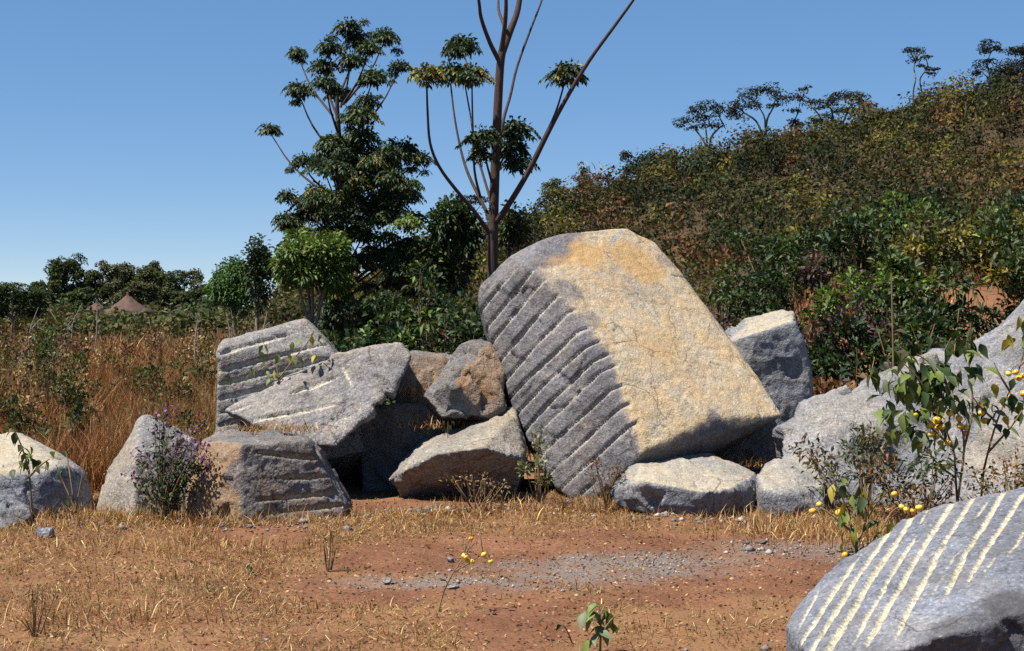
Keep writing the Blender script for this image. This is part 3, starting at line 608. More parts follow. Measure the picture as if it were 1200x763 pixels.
def px_tree(name, label, Y, trunks, crown, cols, leaf, dens=1.0, mat=M_far, bark=M_bark2, group=None, seed=0, base_px=None, cat='tree', flat=.35, twigs=True):
    """tree from its silhouette: trunks = [(points px, radius px0, radius px1)], crown = [(px, py, rx, ry)] clumps"""
    rs = np.random.default_rng(seed + 900); k = Y / FPX
    bx, by = base_px or trunks[0][0][0]
    base = P(bx, by, Y); gz_ = float(gz(np.array([base[0]]), np.array([Y]))[0]); base[2] = min(base[2], gz_)
    st = MB(); fo = MB()
    for pts, r0, r1 in trunks:
        pp = [P(x, y, Y + (0 if i == 0 else rs.normal(0, 6 * k))) - base for i, (x, y) in enumerate(pts)]
        if pts[0] == trunks[0][0][0] or base_px is None and pts is trunks[0][0]: pp = [np.array((pp[0][0], 0, -0.3))] + pp
        tube(st, pp, np.linspace(r0, r1, len(pp)) * k, 6)
    ends = [(P(x, y, Y) - base) for pts, _, _ in trunks for x, y in pts[1:]]
    for (x, y, rx, ry) in crown:
        if name == 'skyline_tree': rx *= 1.3; ry *= 1.45
        c = P(x, y, Y + rs.normal(0, 5 * k)) - base; R = np.array((rx, rx * .9, ry)) * k
        if twigs and ends:
            e = min(ends, key=lambda q: np.linalg.norm(q - c)); tube(st, [e, (e + c) / 2 + rs.normal(0, 2 * k, 3), c], np.array((1.0, .8, .4)) * k, 4)
        n = int(dens * rx * ry * 3.3 * (2.6 / leaf) ** 1.3) + 30
        lobes(fo, rs, c, R * 1.1, max(5, int(rx * ry / 12)), n, leaf * k * 1.1, cols, .8)
    t = thing(name, label, cat, base, group)
    link('trunk', st.mesh('trunk', smooth=True), bark, t)
    if crown: link('crown', fo.mesh('crown'), mat, t)
    return t

# ------------------------------------------------------------------ hill scrub, one mass, plus the bushes that stand out
def scrub_mass(name, label, spots, rs, mat=M_far):
    mb = MB()
    for (x, y, z, w_, h_, col, n, lf) in spots:
        lobes(mb, rs, np.array((x, y, z + h_ * .45)), (w_ * .5, w_ * .5, h_ * .55), rs.integers(3, 6), n, lf, [col])
    return tag(link(name, mb.mesh(name), mat), label, None, None, 'stuff')

HC = [(0.036, 0.045, 0.015), (0.06, 0.058, 0.018), (0.12, 0.108, 0.026), (0.075, 0.05, 0.022), (0.11, 0.06, 0.024), (0.022, 0.032, 0.013), (0.16, 0.135, 0.03), (0.06, 0.048, 0.03)]
HP = np.array([.20, .24, .14, .13, .09, .12, .04, .04])
rs = np.random.default_rng(21); spots = []; kept = np.empty((0, 3)); tries = 0
while len(spots) < 1900 and tries < 26000:
    tries += 1; Y = 31 + 97 * rs.random() ** 0.7; px = rs.uniform(330, 1560)
    x = (px - 600) / FPX * Y; w_ = rs.choice([1.6, 2.6, 3.8, 5.0], p=[.2, .35, .3, .15]) * rs.uniform(.8, 1.2)
    if len(kept) and (np.hypot(kept[:, 0] - x, (kept[:, 1] - Y) * .8) < (kept[:, 2] + w_) * .31).any(): continue
    z = float(gz(np.array([x]), np.array([Y]))[0]); h_ = min(w_ * rs.uniform(.75, 1.1), 3.6)
    if Y > 102: w_ *= .8; h_ *= 0.6
    kept = np.concatenate([kept, [(x, Y, w_)]])
    u = n2(x, Y, 0.06, 40)[0]; pr = HP.copy(); pr[[3, 4]] *= 1 + 2.5 * max(0, u); pr[[0, 5]] *= 1 + 3 * max(0, -u)
    spots.append((x, Y, z - .1, w_, h_, tuple(np.array(HC[rs.choice(8, p=pr / pr.sum())]) * rs.uniform(.75, 1.5)), int((85 + 40 * w_) * (1.25 if Y < 75 else 1)), 0.07 + Y * .0018))
for _ in range(1800):                                       # low growth between them
    Y = 31 + 97 * rs.random() ** 0.7; px = rs.uniform(330, 1560); x = (px - 600) / FPX * Y
    spots.append((x, Y, float(gz(np.array([x]), np.array([Y]))[0]) - .1, rs.uniform(.9, 1.8), rs.uniform(.5, .9), HC[rs.choice([3, 4, 5, 1, 7])], 32, .08 + Y * .002))
scrub_mass('hillside_scrub', 'olive and rust coloured bush cover over the whole hillside', spots, rs)

def hill_bush(px, Y, w_, h_, col, n, label, group, seed):
    rs = np.random.default_rng(seed); base = G(px, Y); mb = MB(); st = MB()
    ns = 16; sub = clumps(rs, np.array((0, 0, h_ * .55)), (w_ * .48, w_ * .48, h_ * .45), ns)
    lobes(mb, rs, np.array((0, 0, h_ * .5)), (w_ * .5, w_ * .5, h_ * .55), 9, n, .06 + Y * .0016, [col])
    for c in sub[:5]: tube(st, [(0, 0, -.2), c * (.4, .4, .5), c], [.05, .035, .015], 5)
    t = thing('hillside_bush', label, 'bush', base, group)
    link('stem', st.mesh('stem', smooth=True), M_bark2, t); link('foliage', mb.mesh('foliage'), M_far, t)
HB = [(1160, 62, 4.0, 3.2, 6), (1118, 70, 3.6, 2.8, 2), (1190, 50, 3.4, 2.6, 6), (1075, 60, 3.0, 2.8, 5), (1040, 85, 4, 3, 2), (965, 75, 3.6, 3.0, 5), (905, 88, 4.0, 3.2, 0), (860, 70, 3.2, 2.6, 1), (800, 90, 4.6, 3.2, 0), (760, 100, 3.6, 3.0, 5), (830, 100, 3.8, 2.8, 2), (725, 85, 3.2, 2.6, 1), (690, 100, 4.0, 2.8, 4), (655, 96, 3.4, 2.4, 2), (880, 105, 4.2, 3.0, 0), (1010, 100, 4.4, 3.0, 2), (1090, 103, 4.6, 3.0, 1), (1130, 100, 4.6, 3.4, 6), (940, 60, 2.8, 2.2, 3), (1010, 60, 2.8, 2.4, 0), (700, 70, 2.6, 2.2, 3), (1180, 90, 4.4, 3.4, 0), (620, 80, 3.0, 2.4, 5)]
for k, (px, Y, w_, h_, ci) in enumerate(HB):
    nm = ['olive green', 'dull olive', 'yellow-green', 'brown', 'rusty brown', 'dark green', 'bright yellow-green', 'grey-brown'][ci]
    same = sorted(q[0] for q in HB if q[4] == ci); m_ = same.index(px); od = ['leftmost', 'second', 'third', 'fourth', 'fifth', 'sixth', 'seventh'][m_]
    hill_bush(px, Y, w_, h_, HC[ci], 620, f'{nm} bush standing out from the hillside scrub' + ('' if len(same) == 1 else f', {od} such' + ('' if m_ == 0 else ' from the left')), f'{nm} hillside bushes', 400 + k)

# ------------------------------------------------------------------ trees on the skyline
SK = [(0.024, 0.030, 0.018), (0.032, 0.036, 0.018), (0.04, 0.036, 0.022)]
RY = 117.0
px_tree('skyline_tree', 'flat-crowned tree farthest left of the row on the hill crest', RY, [([(827, 186), (826, 168), (814, 151), (806, 143)], 1.6, .7), ([(831, 186), (833, 162), (843, 150), (848, 146)], 1.6, .7), ([(829, 178), (827, 150), (822, 134)], 1.2, .5)],
        [(803, 141, 10, 4), (812, 131, 10, 4), (826, 125, 13, 5), (841, 131, 10, 6), (817, 150, 9, 3), (837, 148, 11, 4), (797, 146, 6, 3), (825, 138, 14, 4)], SK, 2.4, .75, seed=1)
px_tree('skyline_tree', 'widest spreading flat-crowned tree on the hill crest, twin pale trunks', RY, [([(893, 160), (886, 142), (872, 132), (862, 122)], 1.6, .7), ([(897, 160), (899, 140), (906, 126), (909, 114)], 1.6, .6), ([(897, 150), (895, 135), (884, 118)], 1.2, .5)],
        [(862, 125, 11, 6), (873, 113, 13, 5), (886, 107, 10, 4), (905, 106, 15, 5), (915, 115, 10, 5), (908, 124, 9, 3), (880, 124, 12, 4), (864, 139, 10, 4), (857, 133, 5, 3)], SK, 2.4, .8, seed=2)
px_tree('skyline_tree', 'ragged small-crowned tree on the crest between two broader trees', RY, [([(931, 162), (927, 150), (934, 135), (938, 118)], 1.3, .5), ([(961, 158), (962, 140), (954, 128), (944, 120)], 1.5, .5)],
        [(941, 105, 6, 4), (936, 115, 9, 4), (951, 121, 12, 4), (929, 130, 8, 3), (931, 143, 9, 4), (953, 144, 9, 4), (960, 126, 8, 3), (934, 150, 7, 4)], SK, 2.4, .8, seed=3)
px_tree('skyline_tree', 'leaning thick-trunked tree right of the ragged crest tree', RY, [([(989, 178), (984, 158), (978, 144), (974, 128)], 2.6, .9), ([(984, 158), (990, 138), (997, 122)], 1.6, .6)],
        [(974, 117, 11, 6), (988, 112, 12, 5), (1002, 114, 11, 5), (1011, 122, 7, 5), (983, 130, 15, 4), (1004, 130, 9, 3), (970, 138, 8, 3)], SK + [(0.07, 0.075, 0.03)], 2.4, .9, seed=4)
px_tree('skyline_tree', 'slim wind-bent tree with two small tufts alone on the crest', RY, [([(1070, 110), (1073, 92), (1071, 80), (1073, 68)], 1.1, .5), ([(1081, 110), (1078, 94), (1083, 85), (1086, 80)], 1.0, .4)],
        [(1066, 60, 9, 3), (1077, 61, 9, 4), (1073, 70, 7, 3), (1085, 68, 7, 3), (1083, 78, 7, 3), (1092, 82, 7, 3), (1090, 88, 6, 2)], SK, 2.2, .75, seed=5)
px_tree('skyline_tree', 'tree with two separate round tufts near the right edge of the crest', RY, [([(1160, 108), (1160, 90), (1157, 74), (1161, 62)], 1.4, .5), ([(1159, 92), (1150, 84)], .9, .4)],
        [(1160, 51, 10, 4), (1152, 58, 7, 4), (1168, 57, 7, 4), (1149, 80, 10, 5), (1158, 73, 8, 4), (1144, 86, 6, 4)], SK, 2.3, .8, seed=6)
px_tree('skyline_tree', 'dense dark tree at the right edge of the hill crest', RY - 2, [([(1186, 112), (1187, 95), (1190, 75)], 2.0, .8), ([(1187, 95), (1200, 78)], 1.2, .5)],
        [(1190, 62, 11, 5), (1202, 60, 10, 6), (1176, 86, 14, 9), (1192, 84, 16, 11), (1210, 80, 14, 14), (1170, 98, 12, 8), (1190, 100, 18, 8)], SK, 2.4, 1.1, seed=7)
px_tree('skyline_tree', 'pale leafless tree with fine spreading twigs on the lower crest', RY, [([(700, 224), (699, 210), (692, 202), (684, 195), (676, 192)], 1.2, .3), ([(699, 212), (704, 203), (712, 198), (722, 196)], .9, .25), ([(697, 206), (697, 196), (693, 190)], .8, .2), ([(703, 204), (706, 195), (716, 191)], .7, .2), ([(693, 203), (687, 201), (680, 201)], .6, .2), ([(708, 200), (714, 201), (724, 203)], .6, .2), ([(690, 200), (690, 193), (685, 189)], .5, .2), ([(706, 198), (702, 191), (704, 188)], .5, .2)], [], SK, 2, seed=8, bark=bark_mat('pale_bark', (0.22, 0.19, 0.17), (0.38, 0.34, 0.31), 8))
px_tree('skyline_tree', 'small upright yellow-green tree left of the leafless crest tree', RY, [([(683, 226), (683, 212), (682, 202)], 1.2, .6)], [(683, 199, 5, 5), (680, 208, 7, 6), (688, 212, 7, 7), (684, 218, 9, 6)], [(0.12, 0.12, 0.04), (0.05, 0.06, 0.03)], 2.3, .9, seed=9)
px_tree('skyline_tree', 'rounded olive tree at the low left end of the crest', RY, [([(648, 236), (648, 224), (646, 216)], 1.2, .6)], [(640, 222, 7, 6), (650, 215, 9, 5), (657, 221, 7, 6), (647, 228, 10, 6)], [(0.1, 0.11, 0.04)], 2.3, .9, seed=10)
px_tree('skyline_tree', 'small umbrella-shaped thorn tree seen left of the tall bare trunk', RY, [([(556, 262), (556, 250), (548, 240)], .9, .4), ([(556, 250), (563, 241)], .7, .3)], [(541, 236, 9, 3), (553, 232, 12, 3), (566, 235, 9, 3), (553, 238, 14, 3)], SK, 2.2, .9, seed=11)
px_tree('skyline_tree', 'broad bushy tree right of the leafless crest tree', RY - 3, [([(752, 214), (750, 200), (741, 192)], 1.4, .6), ([(750, 200), (765, 192)], 1.1, .5)], [(736, 185, 8, 6), (742, 195, 9, 6), (756, 186, 9, 5), (770, 186, 12, 6), (783, 188, 11, 7), (760, 198, 14, 6), (740, 204, 10, 6)], SK + [(0.07, 0.075, 0.03)], 2.4, 1.0, seed=12)

# ------------------------------------------------------------------ far tree line and huts on the left
FT = [((0.05, 0.075, 0.026), (0.07, 0.09, 0.03)), ((0.085, 0.10, 0.032), (0.07, 0.09, 0.03)), ((0.105, 0.105, 0.055), (0.09, 0.095, 0.042)), ((0.038, 0.064, 0.02), (0.055, 0.085, 0.026))]
def far_tree(label, Y, px, py, rx, ry, ci, seed, nm='far_tree'):
    py += 6; rs = np.random.default_rng(seed); cr = [(px + rs.uniform(-.75, .75) * rx, py + rs.uniform(-.75, .75) * ry, rx * rs.uniform(.3, .5), ry * rs.uniform(.35, .6)) for _ in range(16)] + [(px + rs.uniform(-.8, .8) * rx, py + ry * rs.uniform(.6, 1.6), rx * .45, ry * .5) for _ in range(10)]
    gy = HZ + 2667.0 / Y
    px_tree(nm, label, Y, [([(px, gy), (px + 1, (py + gy) / 2), (px, py)], 1.6, .7), ([(px + 1, (py + gy) / 2), (px - rx * .4, py)], 1.0, .5), ([(px + 1, (py + gy) / 2), (px + rx * .4, py)], 1.0, .5)], cr, list(FT[ci]), 2.6, 1.2, seed=seed)
far_tree('low dark tree filling the far left edge of the tree line', 70, 14, 341, 40, 15, 3, 701)
far_tree('dark upright tree rising highest left of the thatched huts', 135, 78, 322, 24, 22, 0, 702)
far_tree('small olive tree between the dark upright tree and the tall grey-green one', 140, 112, 326, 18, 14, 1, 703)
far_tree('tall grey-green tree directly behind the larger thatched roof', 145, 140, 318, 28, 20, 2, 704)
far_tree('olive tree just right of the tall grey-green tree', 140, 178, 322, 24, 18, 1, 705)
far_tree('dark tree left of the round bright-green tree', 138, 216, 328, 24, 16, 0, 706)
far_tree('tan-leaved low tree above the larger thatched roof', 110, 163, 334, 26, 9, 2, 707)
far_tree('small dark tree at the foot of the tree line between the edge and the huts', 120, 92, 346, 22, 12, 0, 708)
far_tree('low olive tree beneath the dark tree, right of the huts', 115, 205, 344, 26, 12, 1, 709)
far_tree('low dusky tree in the tree line beside the far left dark tree', 130, 52, 336, 18, 14, 1, 710)
far_tree('low tree half hidden behind the round bright-green tree', 130, 262, 340, 26, 14, 0, 711)
rs = np.random.default_rng(77); spots = []
for i in range(560):
    Y = rs.uniform(75, 180); px = rs.uniform(-60, 480); x = (px - 600) / FPX * Y
    spots.append((x, Y, 0, rs.uniform(2.0, 5.0), rs.uniform(1.4, 3.2) * (Y / 120), [FT[0][0], FT[1][0], FT[2][0], (0.12, 0.085, 0.04), (0.1, 0.095, 0.03)][rs.integers(0, 5)], 85, .36))
scrub_mass('far_scrub', 'low scrub along the foot of the far tree line', spots, rs)

M_thatch = bark_mat('thatch', (0.05, 0.024, 0.017), (0.085, 0.042, 0.03), 3)
M_mud = bark_mat('mud_wall', (0.25, 0.14, 0.09), (0.32, 0.2, 0.13), 3)
def hut(px, ptop, wpx, Y, label):
    base = G(px, Y); k = Y / FPX; R = wpx * .5 * k; top = P(px, ptop, Y)[2]; eave = top - R * 0.66
    t = thing('thatched_hut', label, 'hut', base)
    rf = MB(); an = np.linspace(0, 2 * math.pi, 28, endpoint=False); rs = np.random.default_rng(int(px)); rings = [(0.04, 1.0), (0.35, .62), (.7, .27), (1.0, 0.0), (.97, -.05), (.6, .2)]
    V = [[(R * f * math.cos(a) * (1 + rs.normal(0, .012)), R * f * math.sin(a), eave + (top - eave) * h + rs.normal(0, .03)) for a in an] for f, h in rings]
    V = np.array(V).reshape(-1, 3) - (0, 0, base[2]); i = np.arange(len(V)).reshape(len(rings), 28); j = np.roll(i, -1, 1)
    rf.add(V, np.stack([i[:-1], j[:-1], j[1:], i[1:]], -1).reshape(-1, 4), None)
    r = link('roof', rf.mesh('roof'), M_thatch, t)
    cp = MB(); tube(cp, [(0, 0, top - base[2] - .1), (0, 0, top - base[2] + .25)], [.16, .06], 7, sub=1); link('roof_tip', cp.mesh('roof_tip'), M_thatch, r)
    wb = MB(); h = eave + .3 - base[2]; a2 = np.linspace(0, 2 * math.pi, 24, endpoint=False)
    V = np.array([[(R * .72 * math.cos(a), R * .72 * math.sin(a), z) for a in a2] for z in (-.2, h)]).reshape(-1, 3); i = np.arange(48).reshape(2, 24); j = np.roll(i, -1, 1)
    wb.add(V, np.stack([i[:-1], j[:-1], j[1:], i[1:]], -1).reshape(-1, 4)); link('wall', wb.mesh('wall', smooth=True), M_mud, t)
hut(150, 346, 66, 100, 'larger thatched hut roof showing above the scrub')
hut(114, 354, 44, 116, 'smaller thatched hut roof left of the larger one')

# ------------------------------------------------------------------ the two tall trees and their neighbours
def tall_bare_tree():
    Y = 17.0; base = G(577, Y); rs = np.random.default_rng(5); k = Y / FPX
    st = MB(); t = thing('tall_tree', 'tall thin tree with bare upswept limbs behind the huge boulder', 'tree', base)
    Q = lambda x, y, dy=0: P(x, y, Y + dy) - base
    def br(pts, r0, r1, dy=0.0):
        n = len(pts); tube(st, [Q(x, y, dy * i / n) for i, (x, y) in enumerate(pts)], np.linspace(r0, r1, n) * k, 7, sub=4)
    br([(577, 535), (577, 420), (577, 330), (578, 265), (580, 200), (583, 130), (586, 78), (589, 58)], 7.2, 4.6)
    br([(588, 62), (597, 38), (607, 10), (612, -30), (622, -90), (624, -150)], 5.0, 1.5, .5)
    br([(587, 62), (591, 35), (593, 5), (592, -40), (598, -110)], 3.4, 1.2, -.6)
    br([(591, 30), (585, 15), (584, 0), (586, -40)], 2.3, 1.0, .8)
    br([(584, 70), (574, 50), (564, 22), (561, 0), (552, -60), (556, -110)], 3.0, 1.1, -.8)
    br([(580, 262), (596, 240), (620, 200), (640, 160), (660, 122), (690, 72), (722, 28), (745, -4), (775, -50)], 3.8, 1.2, -1.2)
    br([(592, 246), (612, 212), (634, 168), (651, 132), (662, 96)], 2.2, 1.0, .6)
    br([(583, 180), (590, 140), (598, 112), (606, 78), (622, 34), (635, 0), (650, -50)], 2.2, 1.0, 1.2)
    br([(577, 278), (556, 248), (534, 222), (515, 196), (504, 168), (501, 130), (500, 96)], 2.7, 1.1, -.8)
    br([(577, 262), (562, 232), (549, 205), (541, 180), (533, 140), (528, 98)], 2.5, 1.0, .8)
    br([(563, 232), (556, 200), (554, 150), (553, 98)], 1.8, .9, -.4)
    br([(575, 235), (566, 205), (556, 170), (552, 140), (545, 100)], 1.8, .9, 1.0)
    br([(553, 100), (548, 78), (542, 60)], 1.2, .8, 1.0)
    br([(580, 205), (590, 185), (600, 170)], 1.6, .9, .4); br([(578, 220), (570, 190), (566, 165)], 1.6, .9, -.4)
    link('trunk', st.mesh('trunk', smooth=True), M_bark, t)
    cr = MB()
    for (x, y, r, dy, c, n, ye) in [(500, 84, 23, -.7, GR, 12, .25), (529, 82, 26, .7, GR, 13, .2), (548, 86, 24, .9, GR, 12, .3), (554, 84, 23, -.3, DK, 10, .25), (541, 50, 26, 1.0, DK, 13, 0), (533, 58, 18, .6, DK, 9, 0), (664, 82, 28, .5, DK, 13, .1), (602, 150, 28, .4, DK, 14, 0), (600, 172, 26, .3, DK, 12, 0), (608, 190, 22, .2, DK, 10, 0), (566, 158, 25, -.4, DK, 13, .05), (563, 180, 18, -.3, GR, 8, .1),
                            (624, -150, 40, .5, GR, 14, 0), (598, -115, 36, -.5, GR, 12, 0), (556, -112, 34, -.8, GR, 12, 0), (776, -52, 32, -1.2, GR, 12, 0), (650, -52, 30, 1.2, GR, 12, 0), (586, -45, 26, .8, GR, 10, 0)]:
        umbrella(cr, Q(x, y, dy), r * k, c, rs, n, ye)
    link('crown', cr.mesh('crown'), M_leaf, t)
tall_bare_tree()

def leafy_tree():
    Y = 19.0; base = G(397, Y); rs = np.random.default_rng(6); k = Y / FPX
    t = thing('leafy_tree', 'tall dark leafy tree with tufted umbrella clusters left of the bare tree', 'tree', base)
    Q = lambda x, y, dy=0: P(x, y, Y + dy) - base
    st = MB(); cr = MB()
    tube(st, [Q(397, 512), Q(399, 400), Q(398, 300), Q(399, 220), Q(397, 160), Q(395, 128), Q(396, 100)], np.array((7, 6.3, 5.5, 4.2, 3.2, 2.6, 1.8)) * k, 7)
    top = [(408, 34, 19), (418, 48, 17), (451, 45, 18), (349, 64, 14), (386, 58, 18), (432, 58, 16), (411, 73, 18), (379, 80, 18), (437, 92, 20), (468, 80, 16), (350, 108, 19), (382, 99, 17), (396, 113, 15), (430, 120, 16), (424, 138, 22), (316, 153, 14), (354, 190, 15), (390, 170, 20), (424, 162, 24), (470, 178, 26), (445, 186, 24), (492, 188, 17), (408, 140, 12)]
    for x, y, r in top:
        dy = rs.normal(0, .5); sx = 397 + (x - 397) * .15; sy = min(230, y + 45 + abs(x - 397) * .55)
        tube(st, [Q(sx, sy), Q(sx + (x - sx) * .6, sy + (y - sy) * .45, dy * .5), Q(x, y + 2, dy)], np.array((1.7, 1.2, .6)) * k, 5)
        for _ in range(3):
            e_ = Q(x + np.clip(rs.normal(0, .6), -1, 1) * r, y + np.clip(rs.normal(.1, .5), -.5, 1) * r, dy); tube(st, [Q(x, y + 4, dy), e_], np.array((.6, .3)) * k, 4, sub=1); umbrella(cr, e_, r * k * rs.uniform(.35, .6), DK if rs.random() < .5 else GR, rs, 5, .04)
        umbrella(cr, Q(x, y - r * .25, dy), r * k * 1.05, DK if rs.random() < .65 else GR, rs, 11, .03)
    poly = [(390, 165), (440, 165), (495, 185), (480, 235), (495, 275), (500, 300), (495, 380), (385, 380), (372, 290), (328, 262), (330, 232), (355, 200)]
    def inside(x, y):
        c = False; j = len(poly) - 1
        for i in range(len(poly)):
            if (poly[i][1] > y) != (poly[j][1] > y) and x < (poly[j][0] - poly[i][0]) * (y - poly[i][1]) / (poly[j][1] - poly[i][1]) + poly[i][0]: c = not c
            j = i
        return c
    m = 0
    while m < 115:
        x, y = rs.uniform(320, 508), rs.uniform(160, 390)
        if not inside(x, y): continue
        m += 1; dy = rs.normal(0, .8); r = rs.uniform(15, 24)
        if rs.random() < .5: tube(st, [Q(398 + (x - 398) * .1, y + 50), Q(x, y, dy)], np.array((1.5, .7)) * k, 4, sub=1)
        umbrella(cr, Q(x, y, dy), r * k, (DK, DK, GR, LT)[rs.integers(0, 4)] if y > 230 else (DK, GR)[rs.integers(0, 2)], rs, 10, .05)
    link('trunk', st.mesh('trunk', smooth=True), M_bark, t); link('crown', cr.mesh('crown'), M_leaf, t)
leafy_tree()

def small_tree(name, label, px, Y, cx, cy, rx, ry, n, lpx, cols, seed, clump=0.34, droop=.6, aspect=.4):
    rs = np.random.default_rng(seed); base = G(px, Y); k = Y / FPX; st = MB(); fo = MB()
    t = thing(name, label, 'tree', base); c0 = P(cx, cy, Y) - base
    nc = 26; v = unit(rs.normal(0, 1, (nc, 3))); cc = c0 + v * np.array((rx, rx, ry)) * k * rs.uniform(.35, .8, (nc, 1))
    tube(st, [(0, 0, -.1), c0 * .5, c0], np.array((3.0, 2.6, 1.6)) * k, 6)
    for ci_, c in enumerate(cc):
        if ci_ < 8: tube(st, [c0 * .6, (c0 * .6 + c) / 2, c], np.array((1.3, 1, .5)) * k, 4)
        q = int(n / nc); vv = unit(rs.normal(0, 1, (q, 3))); p = c + vv * rs.uniform(.4, 1, (q, 1)) * np.array((rx, rx, ry)) * k * clump
        leaves(fo, p, vv * .8 + rs.normal(0, .4, (q, 3)), lpx * k * rs.uniform(.7, 1.2, q), lpx * k * aspect, jit(cols[rs.integers(0, len(cols))], q, .22, rs), .2, droop, rs)
    link('trunk', st.mesh('trunk', smooth=True), M_bark2, t); link('crown', fo.mesh('crown'), M_leaf, t)
small_tree('bushy_tree', 'rounded bushy tree with drooping glossy leaves in front of the tall leafy tree', 368, 16.8, 366, 308, 54, 46, 5200, 8.5, [LT, LT, (0.10, .16, .032)], 61, .3, .35)
small_tree('round_tree', 'small round bright-green tree far left beside the tree line', 276, 52, 274, 337, 35, 36, 4600, 5, [(0.05, 0.115, 0.025), (0.065, 0.14, 0.03)], 62)
small_tree('young_tree', 'thin dark young tree behind the rounded bushy tree', 300, 30, 302, 322, 20, 44, 1800, 6.5, [DK], 63, .4, .3)
small_tree('young_tree', 'young broad-leaved tree between the tall leafy tree and the bare trunk', 528, 17.6, 526, 282, 36, 62, 2600, 10, [DK, GR, DK], 64, .34, .35)
small_tree('young_tree', 'young dark tree close behind the bare trunk on its right', 606, 18.4, 602, 268, 20, 30, 600, 9, [GR, OL, GR], 65, .36, .35)

ORD = ['first', 'second', 'third', 'fourth', 'fifth', 'sixth', 'seventh', 'eighth', 'ninth', 'tenth', 'eleventh', 'twelfth']
def row_labels(items, rows, fmt):
    """items (px, Y, w, h, kind); a label for each from its kind, its row in depth and its order from the left"""
    rw = [next(nm for lim, nm in rows if it[1] < lim) for it in items]; out = []
    for i, it in enumerate(items):
        same = sorted(q[0] for q, r_ in zip(items, rw) if r_ == rw[i] and q[4] == it[4])
        k = same.index(it[0]); tail = '' if len(same) == 1 else (', leftmost such' if k == 0 else ', rightmost such' if k == len(same) - 1 else ', %s such from the left' % ORD[k])
        out.append(fmt[it[4]] % rw[i] + tail)
    return out

# shrubs filling the gap between the left pile and the boulder
rs = np.random.default_rng(88)
mids = [(440, 15.2, 1.0, 1.7, 'dark'), (470, 14.8, 1.0, 1.6, 'dark'), (505, 14.6, 1.1, 1.75, 'green'), (538, 14.4, 1.0, 1.6, 'dark'), (410, 15.8, .9, 1.4, 'green'), (560, 15.0, .8, 1.7, 'dark'), (480, 16.4, 1.3, 2.2, 'green'), (540, 16.2, 1.2, 2.0, 'dark'), (360, 17.0, 1.1, 1.2, 'green'), (445, 16.8, 1.2, 2.0, 'dark'), (330, 18.6, 1.0, 1.1, 'dark'), (345, 15.6, 1.0, 1.35, 'dark'), (385, 15.4, 1.0, 1.35, 'green'), (318, 16.5, .8, 1.0, 'green'), (420, 15.0, .9, 1.3, 'dark')]
ml = row_labels(mids, [(15.3, 'front'), (99, 'back')], {'dark': 'dark green shrub, %s of thicket behind the left pile', 'green': 'brighter green shrub, %s of thicket behind the left pile'})
for i, (px, Y, w_, h_, c) in enumerate(mids):
    bush('leafy_shrub', ml[i], 'shrub', G(px, Y), w_, h_, 1000, .1, [DK, DK, GR] if c == 'dark' else [GR, LT, DK, GR], group='dark thicket shrubs' if c == 'dark' else 'bright thicket shrubs', rs=np.random.default_rng(300 + i), stems=7)
for i, (px, Y, w_, h_) in enumerate([(405, 13.9, .7, .95), (430, 13.7, .6, .85), (455, 14.0, .6, .9), (385, 14.4, .6, .9)]):
    bush('dry_shrub', 'brown dry shrub with yellow berries behind the left pile, %s from the left' % ('second', 'third', 'fourth', 'first')[i], 'shrub', G(px, Y), w_, h_, 260, .075, [BR, RU, OL, GR], group='dry berry shrubs behind the left pile', rs=np.random.default_rng(330 + i), stems=9, berries=3)

